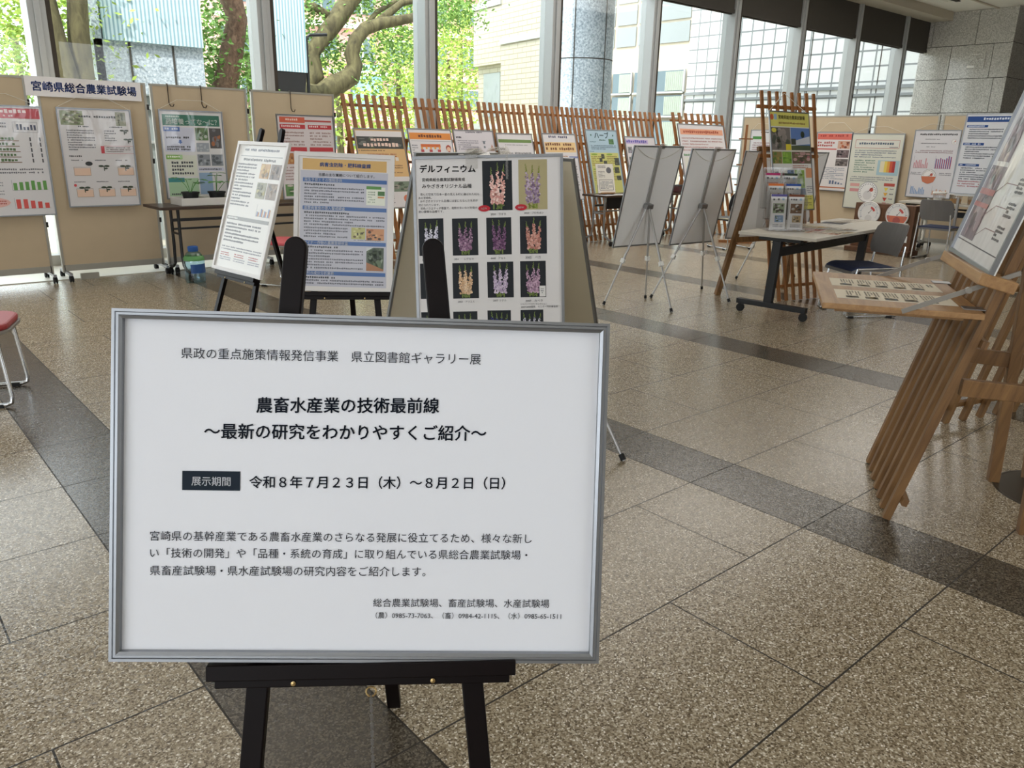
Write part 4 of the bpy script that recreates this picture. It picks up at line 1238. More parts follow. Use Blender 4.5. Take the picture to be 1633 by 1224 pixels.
# ------------------------------------------------------------------ partition panels
def caster(parent, x, y, r=0.035, name='caster', z=0.0, rz=0.0):
    m = Matrix.Translation((x, y, z + r)) @ Matrix.Rotation(rz, 4, 'Z') @ Matrix.Rotation(R(90), 4, 'Y')
    mb = MB()
    for dx in (-.011, .011):
        mb.lathe([(r * .5, -.008), (r, -.006), (r, .006), (r * .5, .008)], (0, 0, dx), 16, m)
    mb.box((x, y, z + r * 1.75), (.03, .03, r * .9))
    return mb.build(name, M['rubber'], parent)
def panel(label, loc, rz, w, zt, group):
    e = empty('partition_panel', label, 'panel', loc, rz, group)
    MB().box((0, 0, (0.10 + zt) / 2), (w - .03, 0.022, zt - 0.14)).build('cloth_board', M['fabric'], e)
    for s in (-1, 1):
        MB().box((s * (w / 2 - .012), 0, (zt + .07) / 2), (0.024, 0.034, zt - .07)).build('side_rail', M['panel_frame'], e)
        ft = MB().box((s * (w / 2 - .03), 0, 0.075), (0.028, 0.42, 0.025)).build('foot', M['steel'], e)
        for y in (-.19, .19):
            caster(ft, s * (w / 2 - .03), y, 0.03)
    MB().box((0, 0, zt - .01), (w, 0.03, 0.02)).build('top_rail', M['panel_frame'], e)
    MB().box((0, 0, 0.115), (w - .03, 0.034, 0.06)).build('bottom_rail', M['panel_frame'], e)
    for z in (0.55, 1.15, 1.68):
        MB().box((w / 2 + .004, -.012, z), (.02, .02, .05)).build('link', M['rubber'], e)
    return e
G1 = 'tan panels under the windows'
PX = [(0.64, 1.624, 'tan cloth partition panel at the far left edge with the red headed chart poster'), (1.706, 2.688, 'tan cloth partition panel below the blue lettered banner'),
      (2.729, 3.743, 'tan cloth partition panel behind the seedling trays'), (3.792, 4.81, 'tan cloth partition panel at the right end by the lattice easels')]
for (a, b, lb) in PX:
    panel(lb, ((a + b) / 2, 8.86, 0), 0, b - a, 1.91, G1)
G2 = 'tan panels across the right end'
for (a, b, lb) in [(8.48, 7.33, 'tan cloth panel at the left end of the right hand row, behind the lattice easel'), (7.31, 6.16, 'tan cloth panel behind the red headed poster on the right'),
                   (6.086, 5.12, 'tan cloth panel behind the two middle posters on the right'), (5.076, 4.06, 'tan cloth panel behind the blue banded poster'),
                   (4.02, 3.0, 'tan cloth panel hidden partly by the glossy poster at the right edge')]:
    panel(lb, (12.75, (a + b) / 2, 0), R(-90), a - b, 1.93, G2)
mb = MB().box((0, 0, 0), (.17, .03, .06))
o = mb.build('floor_box', M['panel_frame']); o.location = (1.93, 8.79, 0.11)
tag(o, 'small grey box at the foot of the panel under the plant poster', 'box')
o.location.z = 0.03

# banner with the institute name
S = Sheet(1.02, .175, '#d9d3cf', y0=-.004)
S.text('宮崎県総合農業試験場', .055, .49, .955, '#24479a', .03)
bn = empty('name_banner', 'long white banner with blue Japanese lettering across two tan panels', 'banner', mw=tilted((2.125, 8.835, 1.735), 0, 0, -.4))
S.build('lamin', bn)
MB().box((0, 0.0, .0875), (1.02, .006, .175)).build('backing', M['white'], bn)

def hung(label, c, yaw, w, h, S, mat='lamin', lean=0, strings=True, hook=None, group=None, string_h=.10, fw=.012):
    mw = from_centre(c, yaw, lean, h)
    t = framed(label, mw, w, h, S, mat, fw, .012, lip=False, group=group)
    if strings:
        MB().tube([(-w / 2 + .01, .008, h), (-.13, .008, h + string_h), (.13, .008, h + string_h), (w / 2 - .01, .008, h)], .0025, 5).build('string', M['string'], t)
    return t
# charts poster at the left edge
S = Sheet(.80, 1.0, '#dcdadc', (.012, .01, .988, .99), -.006)
S.rect(.03, .025, .97, .115, '#c04a54', 2); S.lines(.3, .035, .88, 1, .045, '#f0dcdc', .8, l=3); S.lines(.6, .082, .72, 1, .025, '#e8caca', .8, l=3)
S.lines(.1, .15, .62, 3, .03, '#6d6d74'); S.frame(.68, .145, .93, .235, '#8a8a92', .003); S.bars(.71, .15, .92, .215, 6, ['#3a3f5a'], .4, .8, 2)
for k in range(5):
    v = .28 + k * .048
    S.rect(.50, v + .03, .72, v + .037, '#7a5a3a', 2); S.lines(.51, v, .71, 1, .03, '#4a6a3a', .9, l=3)
    S.rect(.83, v, .845, v + .035, '#4a4a50', 2); S.rect(.93, v, .945, v + .035, '#4a4a50', 2)
S.lines(.05, .56, .93, 3, .03, '#6d6d74'); S.lines(.28, .68, .5, 5, .026, '#9a9aa0')
S.bars(.58, .665, .95, .76, 6, ['#5f9a4a'], .3, .95, 5); S.bars(.58, .83, .95, .93, 5, ['#d65048'], .5, .95, 6); S.oval(.32, .87, .22, '#e5b3ac', 2, .05); S.lines(.15, .85, .5, 2, .022, '#b04a42', l=3)
hung('chart poster with a red heading and small bar charts at the far left edge', (1.315, 8.80, 1.145), 0, .80, 1.0, S, 'lamin_wavy')
# grafting poster
w, h = .665, .935
S = Sheet(w, h, '#d6d3d4', (.02, .014, .98, .986), -.006)
S.photo(.04, .03, .34, .17, ['#8a9470', '#5f6f3e', '#a3ad82', '#74705a', '#c9c7b5'], 40, 2, 3, .1); S.photo(.78, .03, .92, .17, ['#8a8d72', '#5a5f44', '#a09c86'], 20, 2, 4, .14)
S.lines(.28, .07, .80, 1, .03, '#3d3d40', .8, l=5)
S.lines(.26, .175, .42, 1, .018, '#4a4a4e', .8); S.lines(.10, .215, .48, 9, .024, '#5f5f66'); S.lines(.60, .215, .78, 5, .024, '#5f5f66'); S.lines(.68, .175, .88, 1, .018, '#4a4a4e', .8)
DG = '#33402e'
def sprout(u, v, k=1):
    S.line(u, v, u, v + .045 * k, DG, .009, 4); S.oval(u - .035 * k, v, .035 * k, DG, 4, .010 * k); S.oval(u + .035 * k, v, .035 * k, DG, 4, .010 * k); S.oval(u + .02 * k, v + .022 * k, .025 * k, DG, 4, .008 * k)
sprout(.88, .215, .9); sprout(.92, .305, .9)
S.rect(.53, .375, .575, .45, '#c23b44', 3); S.frame(.575, .375, .985, .45, '#c25a60', .003, 3); S.lines(.60, .385, .94, 3, .02, '#6d5d60')
S.lines(.09, .47, .28, 1, .022, '#4a4a4e', .8)
for r in range(2):
    for k in range(3):
        u, v = .13 + .30 * k, .60 + .22 * r
        S.lines(u - .02, v - .085, u + .16, 1, .018, '#5f5f66')
        if not (r == 0 and k == 1):
            S.rect(u, v, u + .22, v + .075, '#e3c3ac', 2); S.frame(u, v - .01, u + .22, v + .075, '#a58a74', .003, 3)
        if not (r == 0 and k == 0):
            sprout(u + .11, v - .02, 1.1)
S.oval(.34, .555, .05, '#26292c', 3, .022); S.oval(.12, .775, .02, '#c93a44', 3)
hung('plant grafting poster with small sprout drawings hung below the blue banner', (2.168, 8.80, 1.178), -1, w, h, S, 'lamin_wavy')
# anther culture poster
w, h = .66, .90
S = Sheet(w, h, '#d8d6d6', (.02, .014, .98, .986), -.006)
S.rect(.05, .05, .94, .17, '#2f6f5a', 2); S.text('葯培養ってな～に？', .10, .125, .90, '#e2ebe4', .02); S.lines(.10, .062, .32, 1, .022, '#cfe0d6', .9, l=4)
S.rect(.05, .19, .52, .46, '#c9cbdb', 2); S.rect(.05, .185, .30, .235, '#4f6fae', 3); S.lines(.07, .195, .28, 1, .032, '#d6dcec', .8, l=4); S.lines(.08, .29, .46, 1, .03, '#3f4148', .8, l=3); S.lines(.08, .395, .46, 2, .028, '#3f4148', .8, l=3)
S.poly([(.27, .33), (.31, .33), (.31, .35), (.33, .35), (.29, .375), (.25, .35), (.27, .35)], '#4f6fae', 4)
S.photo(.54, .19, .74, .33, ['#5f7a52', '#4a6040', '#b9c0b5'], 12, 2, 2); S.photo(.76, .19, .95, .42, ['#4d4a4a', '#a5673f', '#77767a'], 12, 2, 3); S.photo(.54, .36, .74, .46, ['#9aa0a8', '#b5bac0'], 8, 2, 4)
S.rect(.05, .50, .52, .74, '#d6d8c9', 2); S.rect(.05, .495, .30, .545, '#7fae4f', 3); S.lines(.07, .505, .28, 1, .03, '#eaf2d8', .8, l=4); S.lines(.12, .57, .48, 4, .04, '#3f4148', .7, l=3)
S.photo(.54, .49, .74, .62, ['#8a8f96', '#5f6468', '#a9aeb4'], 10, 2, 5); S.photo(.76, .49, .95, .62, ['#7d8288', '#565b60'], 10, 2, 6)
S.rect(.54, .64, .95, .68, '#c9cbdb', 2); S.lines(.55, .65, .93, 1, .024, '#4a4c54', .8, l=3)
S.rect(.05, .76, .52, .97, '#a9c9a3', 2); S.rect(.05, .755, .30, .805, '#3f8a8a', 3); S.lines(.08, .93, .46, 1, .028, '#3f4148', .8, l=3); S.rect(.54, .70, .75, .95, '#8fa9c4', 2)
hung('green headed poster about anther culture hanging above the seedling trays', (3.095, 8.78, 1.212), -.8, w, h, S, 'lamin_wavy')
for (x, z) in ((2.90, 1.90), (3.24, 1.90), (4.25, 1.90)):
    hk = empty('hanging_hook', {2.90: 'left dark wire hook above the green headed poster', 3.24: 'right dark wire hook above the green headed poster', 4.25: 'dark wire hook alone on the tan panel above the red poster'}[x], 'hook', (x, 8.835, z), 0, 'wire hooks on the panels')
    MB().tube([(0, .02, .014), (0, -.008, .016), (0, -.010, 0), (0.0, -.010, -.17), (.012, -.012, -.20), (.035, -.014, -.205), (.048, -.014, -.18)], .005, 6).build('wire', M['wire'], hk)
# red poster standing on the left table
w, h = .70, .90
S = Sheet(w, h, '#dcd3d4', (.02, .014, .98, .986), -.006)
S.rect(.05, .03, .48, .095, '#d2634a', 2); S.lines(.15, .045, .38, 1, .035, '#f0d0c4', .8, l=3); S.rect(.48, .06, .95, .08, '#b5453f', 2)
for (u0, u1) in ((.05, .48), (.53, .95)):
    S.rect(u0, .115, u1, .165, '#c23f46', 2); S.lines(u0 + .02, .122, u1 - .05, 1, .032, '#ecd0d0', .8, l=3); S.lines(u0 + .02, .20, u1 - .02, 5, .035, '#a58a86')
    S.rect(u0, .38, u1, .43, '#c23f46', 2)
    S.photo(u0, .45, u0 + .19, .58, ['#b57a4a', '#8a5a34', '#c9a06a'], 10, 2, int(u0 * 50)); S.photo(u0 + .22, .45, u1, .58, ['#a5303c', '#7a2430', '#c97a80'], 10, 2, int(u1 * 50))
    S.lines(u0 + .02, .61, u1, 5, .035, '#a58a86')
S.photo(.05, .82, .95, .96, ['#5f8a4a', '#3f6a34', '#a5483c', '#c9c2b5'], 30, 2, 12, .1)
hung('red headed glossy poster standing at the right end of the dark left table', (4.21, 8.38, 1.205), 2, w, h, S, 'lamin_wavy', 4, False)

# ------------------------------------------------------------------ posters on the right
w, h = .62, .93
S = Sheet(w, h, '#dcd6d4', (.015, .01, .985, .99), -.006)
S.rect(.03, .03, .97, .13, '#d4695a', 2); S.lines(.1, .045, .9, 1, .05, '#a8342c', .8, l=3); S.lines(.05, .16, .55, 2, .05, '#b0605a', .8); S.rect(.05, .28, .6, .30, '#c95a50', 2)
S.photo(.62, .15, .95, .28, ['#c9a08a', '#e0c2ac', '#7a3a2a', '#b5623c'], 10, 2, 3); S.photo(.62, .30, .95, .43, ['#6d5a5c', '#8a7a7c', '#4a3f42'], 14, 2, 4); S.photo(.62, .45, .95, .57, ['#5f5654', '#8a807c', '#3f3836'], 14, 2, 5)
S.lines(.30, .60, .92, 7, .03, '#8a92a0'); S.bars(.50, .80, .9, .88, 5, ['#5a6a8a'], .2, .9, 6); S.rect(.03, .93, .97, .95, '#b5643c', 2)
hung('white poster with a red heading and food photos, between lattice easel and cream poster', (12.70, 6.62, 1.205), -90, .72, .98, Sheet(.72, .98) if False else S, 'lamin', 0, True, string_h=.14) if False else None
S.w, S.h = w, h
hung('white poster with a red heading and food photos, just right of the lattice easel', (12.70, 6.70, 1.215), -90, w, h, S, 'lamin', 0, True, string_h=.14)
S = Sheet(.50, .62, '#d8d6d8', (.015, .01, .985, .99), -.006)
S.lines(.4, .05, .95, 1, .05, '#3f3f46', .8); S.rect(.1, .18, .45, .26, '#4f8a4a', 2); S.lines(.1, .34, .9, 8, .06, '#9a7a80')
hung('small white sheet with a green label, left of the tall brown lattice easel', (12.70, 8.02, 1.40), -90, .50, .62, S, 'paper', 0, True)
w, h = .84, 1.16
S = Sheet(w, h, '#d6d6c8', (.008, .006, .992, .994), -.006)
S.rect(.09, .085, .92, .19, '#d8d6cc', 2); S.frame(.09, .085, .92, .19, '#b5625a', .006, 3); S.lines(.16, .115, .86, 1, .04, '#4f6070', .8, l=4); S.rect(.74, .172, .9, .18, '#6a6a70', 4)
S.lines(.10, .215, .90, 4, .028, '#77808a'); S.lines(.12, .345, .52, 6, .03, '#6d8a7a')
S.rect(.57, .345, .97, .54, '#a3c0c9', 2); S.rect(.62, .355, .90, .50, '#e2d7b5', 3)
for k, c in enumerate(['#dfc85a', '#e0a040', '#c9502e', '#a82a24']):
    S.rect(.70 + .05 * k, .355, .75 + .05 * k, .50, c, 4)
S.lines(.08, .565, .90, 3, .026, '#7a8088'); S.gauge(.46, .77, .19)
S.rect(.10, .66, .28, .70, '#d8a09a', 2); S.rect(.10, .73, .28, .77, '#cf8f90', 2); S.rect(.75, .64, .95, .68, '#b5483a', 2)
for k, c in enumerate(['#dfc84a', '#dfa83a', '#b5342c', '#a3262a']):
    S.poly([(.76, .70 + .065 * k), (.84, .70 + .065 * k), (.80, .75 + .065 * k)], c, 3); S.lines(.87, .705 + .065 * k, .96, 1, .03, '#6a6a70', .6)
hung('large cream poster with a round dial drawing, at the centre of the right panels', (12.70, 5.985, 1.08), -90, w, h, S, 'lamin_wavy', 0, True, string_h=.10)
w, h = .66, .98
S = Sheet(w, h, '#d8d6da', (.012, .008, .988, .992), -.006)
S.lines(.12, .05, .95, 1, .034, '#2f2f36', .85); S.lines(.25, .13, .6, 1, .02, '#6a6a72'); S.lines(.15, .19, .75, 1, .02, '#6a6a72'); S.lines(.3, .24, .5, 1, .02, '#6a6a72'); S.gauge(.88, .17, .06)
S.lines(.08, .295, .9, 2, .026, '#8a6a70'); S.bars(.08, .38, .40, .56, 9, ['#c98a92'], .3, .9, 3); S.bars(.55, .37, .90, .56, 8, ['#4f63a8', '#b5484f'], .7, 1, 4)
S.gauge(.46, .68, .16); S.poly([(.30, .68), (.62, .68), (.58, .76), (.46, .79), (.34, .76)], '#c97452', 7)
S.lines(.05, .62, .3, 2, .024, '#77777f'); S.lines(.68, .62, .95, 2, .024, '#77777f')
S.bars(.10, .82, .42, .95, 9, ['#8aa9d0'], .3, 1, 6); S.bars(.58, .82, .90, .95, 8, ['#d0a58a'], .3, .9, 7)
hung('white poster of pale red and blue bar charts, right of the cream poster', (12.70, 5.10, 1.225), -90, w, h, S, 'lamin', 0, True, string_h=.08)
w, h = .75, 1.05
S = Sheet(w, h, '#d3d4d8', (.012, .008, .988, .992), -.006)
S.rect(.03, .035, .97, .105, '#2a4a86', 2); S.lines(.3, .05, .85, 1, .038, '#d0d8e8', .8, l=3)
for (v, n) in ((.14, 5), (.36, 6), (.62, 6)):
    S.rect(.05, v, .40, v + .03, '#2a4a86', 2); S.lines(.07, v + .005, .36, 1, .02, '#d0d8e8', .9, l=3); S.lines(.10, v + .045, .68, n, .027, '#4f5560')
S.photo(.74, .16, .88, .28, ['#2a241f', '#c99a4a', '#3a322a'], 6, 2, 3); S.photo(.74, .38, .9, .52, ['#22222a', '#6a6a72'], 6, 2, 4); S.lines(.10, .83, .9, 3, .03, '#a86a72')
t = framed('tall white poster with a dark blue heading band beside the grey pier, behind the jars', from_centre((11.88, 4.09, 1.385), -92, 6, h), w, h, S, 'paper', .012, .012, lip=False)
bs = MB()
bs.bar((-.25, .02, -.05), (-.25, .14, -.83), .03, .03).bar((.25, .02, -.05), (.25, .14, -.83), .03, .03).box((0, .005, -.015), (.6, .03, .02))
bs.build('stand', M['legmetal'], t)

# ------------------------------------------------------------------ left table with seedlings
def pipe_table(label, x0, x1, y0, y1, z, top='tabletop_dark', legm='black', inset=.22, name='folding_table', castr=True, foot=.30, panel=False, steel=False):
    e = empty(name, label, 'table', ((x0 + x1) / 2, (y0 + y1) / 2, 0))
    w, d = x1 - x0, y1 - y0
    MB().box((0, 0, z - .014), (w, d, .028)).build('tabletop', M[top], e, bevel=.004)
    for s in (-1, 1):
        x = s * (w / 2 - inset)
        fr_ = MB()
        for y in (-.10, .12):
            fr_.tube([(x, y, z - .03), (x, y, .30 if y > 0 else .22), (x, y - .03 if y < 0 else y + .02, .13), (x, y - .12 if y < 0 else y + .10, .085), (x, (-foot if y < 0 else foot), .08)], .016, 8)
        fr_.tube([(x, -.10, .45), (x, .12, .45)], .012, 8)
        lf = fr_.build('leg_frame', M[legm], e, smooth='auto')
        for y in (-foot, foot):
            caster(lf, x, y, .03)
    MB().box((0, .10, z - .16), (w - 2 * inset, .02, .03)).box((0, .10, z - .25), (w - 2 * inset, .02, .02)).build('stretcher', M[legm], e)
    if panel:
        MB().box((-.15, -.02, z - .12), (w * .62, .015, .18)).build('modesty_panel', M['dark'], e)
    return e
pipe_table('dark folding table with white tray of seedlings against the left panels', 2.48, 4.75, 8.12, 8.66, .735)
tr = empty('seedling_tray', 'white plastic tray carrying black seedling pots on the dark table', 'tray', (3.14, 8.34, .737))
tm = MB()
tm.box((0, 0, .006), (.86, .34, .012))
for (x, y, a, b) in ((0, -.165, .86, .012), (0, .165, .86, .012), (-.425, 0, .012, .34), (.425, 0, .012, .34), (-.14, 0, .010, .33), (.14, 0, .010, .33)):
    tm.box((x, y, .04), (a, b, .07))
tm.build('tray_body', M['tray'], tr, bevel=.003)
rl = random.Random(11)
def seedling(x, y, lb, first=[None]):
    p = empty('seedling_pot', lb, 'plant pot', (x, y, .7495), rl.uniform(0, 6), 'seedling pots on the tray')
    MB().lathe([(.06, 0), (.082, .10), (.09, .10), (.09, .115), (.074, .115), (.07, .10), (0, .095)], n=18).build('pot', M['pot'], p, smooth='auto')
    st = MB()
    lf = MB()
    for k in range(5):
        a = rl.uniform(0, 6.28)
        tip = Vector((math.cos(a) * rl.uniform(.03, .10), math.sin(a) * rl.uniform(.03, .10), rl.uniform(.17, .30)))
        st.tube([(0, 0, .09), (tip.x * .4, tip.y * .4, tip.z * .7), tip], .003, 5)
        for j in range(3):
            b = a + (j - 1) * .9
            d = Vector((math.cos(b), math.sin(b), -.1)).normalized()
            s_ = d.cross(Vector((0, 0, 1))).normalized()
            q = tip + d * .008
            L = rl.uniform(.08, .13)
            lf.add([q, q + d * L * .45 + s_ * L * .33 + Vector((0, 0, .008)), q + d * L, q + d * L * .45 - s_ * L * .33 + Vector((0, 0, .008))], [(0, 1, 2), (0, 2, 3)])
    st.build('stem', M['leaf'], p)
    lf.build('leaves', M['leaf'], p)
    return p
for k, (x, lb) in enumerate([(2.86, 'black pot with a leafy seedling at the left of the white tray'), (3.13, 'black pot with a small seedling in the middle of the white tray'), (3.42, 'black pot with a bushy seedling at the right of the white tray')]):
    seedling(x, 8.34, lb)
wb = empty('water_bottle', 'large blue plastic water bottle standing by the dark table leg', 'bottle', (2.72, 8.02, 0))
MB().lathe([(.0, 0.001), (.09, 0), (.10, .02), (.095, .06), (.10, .10), (.095, .14), (.10, .18), (.10, .24), (.07, .29), (.045, .31)], n=24).build('body', M['bottleblue'], wb, smooth='auto')
MB().lathe([(.047, .31), (.05, .315), (.05, .355), (.04, .36), (0, .36)], n=18).build('cap', plain('blue_cap', '#2f5fa8', .4), wb, smooth='auto')
MB().lathe([(.0985, .222), (.1005, .222), (.1005, .243), (.085, .268), (.083, .266), (.0985, .241)], n=24).build('green_sleeve', plain('green_label_film', '#5f9a5a', .5, var=.1), wb, smooth='auto')
lbm = MB()
vs = []
for k in range(9):
    a = R(-130 + k * 12)
    for z in (.10, .19):
        vs.append((.1025 * math.cos(a), .1025 * math.sin(a), z))
lbm.add(vs, [(2 * k, 2 * k + 2, 2 * k + 3, 2 * k + 1) for k in range(8)])
lbm.build('blue_label', plain('blue_label_film', '#2c5590', .4, var=.15), wb)

# ------------------------------------------------------------------ seats
def rounded(w, d, r, n=6):
    pts = []
    for (cx, cy, a0) in ((w / 2 - r, d / 2 - r, 0), (-w / 2 + r, d / 2 - r, 90), (-w / 2 + r, -d / 2 + r, 180), (w / 2 - r, -d / 2 + r, 270)):
        for k in range(n + 1):
            a = R(a0 + 90 * k / n)
            pts.append((cx + r * math.cos(a), cy + r * math.sin(a)))
    return pts
def stool(label, loc, rz, seat, group):
    e = empty('padded_stool', label, 'stool', loc, rz, group)
    MB().prism(rounded(.46, .44, .12), .41, .445).build('seat_pad', M[seat], e, bevel=.012)
    MB().prism(rounded(.475, .455, .125), .395, .412).build('seat_rim', M['greyrim'], e, bevel=.004)
    for s in (-1, 1):
        x = s * .19
        lp = MB().tube([(x, -.17, .395), (x * 1.1, -.20, .06), (x * 1.1, -.195, .025), (x * 1.1, -.17, .014), (x * 1.1, .17, .014), (x * 1.1, .195, .025), (x * 1.1, .20, .06), (x, .17, .395)], .011, 10).build('leg_loop', M['chrome'], e, smooth='auto')
        for y in (-.13, .13):
            MB().box((x * 1.1, y, .010), (.03, .05, .02)).build('glide', M['rubber'], lp)
    return e
stool('red padded stool with chrome legs cut off by the left edge', (0.47, 5.02, 0), R(70), 'seat_red', 'red stools by the panels')
stool('faded red stool behind the glossy turned poster and the blue barred poster', (3.42, 7.42, 0), R(35), 'seat_pink', 'red stools by the panels')

def stack_chair(label, loc, rz, group, seat='seat_blue', shell='chair_grey', name='stacking_chair'):
    """faces local +y"""
    e = empty(name, label, 'chair', loc, rz, group)
    # seat pad curved at the front
    vs, fs = [], []
    n = 10
    for i in range(n + 1):
        y = -.20 + .42 * i / n
        z = .43 + .02 * (i / n) - (.03 * max(0, (i / n - .8) / .2) ** 2) + .012 * (1 - i / n)
        for (x, dz) in ((-.21, 0), (.21, 0), (.21, -.025), (-.21, -.025)):
            vs.append((x, y, z + dz))
    for i in range(n):
        for k in range(4):
            fs.append((i * 4 + k, i * 4 + (k + 1) % 4, i * 4 + 4 + (k + 1) % 4, i * 4 + 4 + k))
    fs += [(3, 2, 1, 0), (n * 4, n * 4 + 1, n * 4 + 2, n * 4 + 3)]
    MB().add(vs, fs).build('seat', M[seat], e, bevel=.008)
    MB().add([(a * 1.02, b * 1.02, c - .014) for a, b, c in vs], fs).build('seat_shell', M[shell], e)
    # backrest: curved shell
    vs, fs = [], []
    m, q = 8, 6
    for j in range(q + 1):
        f = j / q
        z = .53 + .27 * f
        wd_ = .205 + .018 * math.sin(PI * f) - (.02 if j in (0, q) else 0)
        for i in range(m + 1):
            x = -wd_ + 2 * wd_ * i / m
            y = -.235 - .07 * f + .06 * (x / .22) ** 2
            vs.append((x, y, z))
    k0 = len(vs)
    vs += [(a, b - .014, c) for a, b, c in vs]
    for j in range(q):
        for i in range(m):
            a = j * (m + 1) + i
            fs.append((a, a + 1, a + m + 2, a + m + 1))
            fs.append((k0 + a + m + 1, k0 + a + m + 2, k0 + a + 1, k0 + a))
    def edge(lst):
        for a, b in zip(lst[:-1], lst[1:]):
            fs.append((a, k0 + a, k0 + b, b))
    edge(list(range(0, m + 1))); edge([i * (m + 1) + m for i in range(q + 1)]); edge(list(range(q * (m + 1) + m, q * (m + 1) - 1, -1))); edge([i * (m + 1) for i in range(q, -1, -1)])
    MB().add(vs, fs).build('backrest', M[shell], e, bevel=.004)
    for s in (-1, 1):
        x = s * .215
        fr_ = MB().tube([(x * .93, -.255, .62), (x, -.235, .44), (x * 1.02, -.26, .03), (x * 1.02, -.25, .014), (x * 1.02, .22, .014), (x * 1.02, .235, .03), (x, .17, .43)], .0105, 10)
        fr_.tube([(x, -.235, .435), (x, .17, .425)], .009, 8)
        lf = fr_.build('leg_frame', M['chrome'], e, smooth='auto')
        for y in (-.19, .18):
            MB().box((x * 1.02, y, .009), (.028, .05, .018)).build('glide', M['rubber'], lf)
    return e
stack_chair('grey backed chair with navy seat pulled up beside the leaflet table', (6.93, 3.24, 0), R(58), 'grey stacking chairs')
stack_chair('grey backed chair with navy seat in front of the jars table', (11.45, 4.35, 0), R(-92), 'grey stacking chairs')
stack_chair('black backed chair standing behind the right whiteboard', (9.95, 6.65, 0), R(-20), 'grey stacking chairs', 'chair_black', 'chair_black')

# ------------------------------------------------------------------ leaflet table on the right
def flip_table(label, loc, rz, w, d, z, nm='flip_table'):
    e = empty(nm, label, 'table', loc, rz)
    MB().box((0, 0, z - .014), (w, d, .028)).build('tabletop', M['tabletop_grey'], e, bevel=.004)
    for s in (-1, 1):
        x = s * (w / 2 - .10)
        lf = MB().bar((x, .02, z - .03), (x - s * .0, .05, .10), .05, .075, (1, 0, 0)).box((x, 0, z - .045), (.06, .38, .035)).build('leg', M['black'], e, bevel=.003)
        ft = MB().box((x, .02, .095), (.055, d * .92, .045)).build('foot', M['black'], e, bevel=.004)
        for y in (-d * .40, d * .44):
            caster(ft, x, y, .036, rz=R(20))
    MB().box((0, .02, z - .16), (w - .24, .03, .075)).build('beam', M['black'], e, bevel=.003)
    sh = MB()
    for k in range(6):
        y = -.16 + .05 * k
        sh.tube([(-w / 2 + .14, y, z - .085), (w / 2 - .14, y, z - .085)], .004, 6)
    for k in range(9):
        x = -w / 2 + .16 + (w - .32) * k / 8
        sh.tube([(x, -.17, z - .088), (x, .11, z - .088)], .004, 6)
    sh.build('wire_shelf', M['black'], e)
    return e
TB = Matrix.Translation((7.125, 3.69, 0)) @ Matrix.Rotation(R(5.0), 4, 'Z')
flip_table('grey topped leaflet table on casters with leaflets, in front of the tall brown lattice easel', (7.125, 3.69, 0), R(5.0), 2.15, .70, .716)
tz = .7165
def on_table(x, y, z=0):
    return TB @ Vector((x, y, tz + z))
def table_mw(x, y, rz, z=0.0):
    return Matrix.Translation(on_table(x, y, z)) @ Matrix.Rotation(R(rz), 4, 'Z')
RKM = table_mw(-.64, .19, -38) @ Matrix.Scale(1.42, 4)
rk = empty('leaflet_rack', 'clear acrylic three tier leaflet rack at the left end of the leaflet table', 'rack', mw=RKM)
for i in range(3):
    y = -.12 + i * .075
    z = i * .06
    MB().box((0, y + .002, z + .10), (.225, .003, .19)).box((0, y + .045, z + .13), (.225, .003, .25)).box((0, y + .024, z + .006), (.225, .045, .003)).build('pocket', M['acrylic'], rk)
sides = MB()
for s in (-1, 0, 1):
    sides.prism([(-.125, .0), (.10, .0), (.10, .37), (.05, .37), (-.125, .18)], -.0015, .0015, Matrix(((0, 0, 1, s * .113), (1, 0, 0, 0), (0, 1, 0, 0), (0, 0, 0, 1))))
sides.build('side_wall', M['acrylic'], rk)
rmw = RKM
LF = [('purple', '#5f5a94', '#8a9a7a', 0, -1), ('brown', '#7a4630', '#7a5a44', 0, 1), ('orange', '#d9773e', '#cfc6bc', 1, -1), ('blue', '#2f4f96', '#c0c8d4', 1, 1), ('magenta', '#b5346a', '#d8a090', 2, -1), ('dark green', '#2f3a2c', '#c9c7c2', 2, 1)]
for (nm, c1, c2, i, s) in LF:
    S = Sheet(.098, .21, '#e0dedc', y0=-.0022)
    S.rect(0, 0, 1, .065, c1, 1); S.lines(.12, .11, .62, 1, .075, '#5a5a60', .9); S.rect(.70, .11, .85, .17, '#9fc0d8', 2)
    S.photo(.15, .26, .88, .54, [c2, '#3a352f', '#8a6a4a' if nm != 'purple' else '#3f4438', '#d8d4ce'], 16, 2, i * 3 + s + 5, .16)
    S.photo(.30, .60, .85, .80, ['#7f9ab8' if s < 0 else '#b59a72', '#55653f' if s < 0 else '#d8c8b0', '#a9bfd4' if s < 0 else '#5a4a3a'], 10, 2, i + 20)
    S.lines(.2, .86, .9, 2, .05, '#7a7a82')
    lf = empty('leaflet', '%s topped leaflet in the %s tier of the acrylic rack, %s side' % (nm, ('front', 'middle', 'rear')[i], 'left' if s < 0 else 'right'), 'leaflet',
               mw=rmw @ tilted((s * .055, -.12 + i * .075 + .014, .012 + i * .06), 0, 7), group='leaflets in the acrylic rack')
    S.build('paper', lf, 'cover')
    MB().box((0, .001, .105), (.098, .004, .21)).build('pages', M['white'], lf)
def flat_sheet(label, x, y, rz, w, d, S, z=0.0, group=None, name='leaflet_sheet', cat='leaflet'):
    m = table_mw(x, y, rz, z + .0003)
    e = empty(name, label, cat, mw=m @ Matrix.Rotation(R(-90), 4, 'X') @ Matrix.Translation((0, 0, -d / 2)), group=group)
    S.build('paper', e, 'print')
    MB().box((0, .0012, d / 2), (w, .0014, d)).build('paper', M['white'], e)
    return e
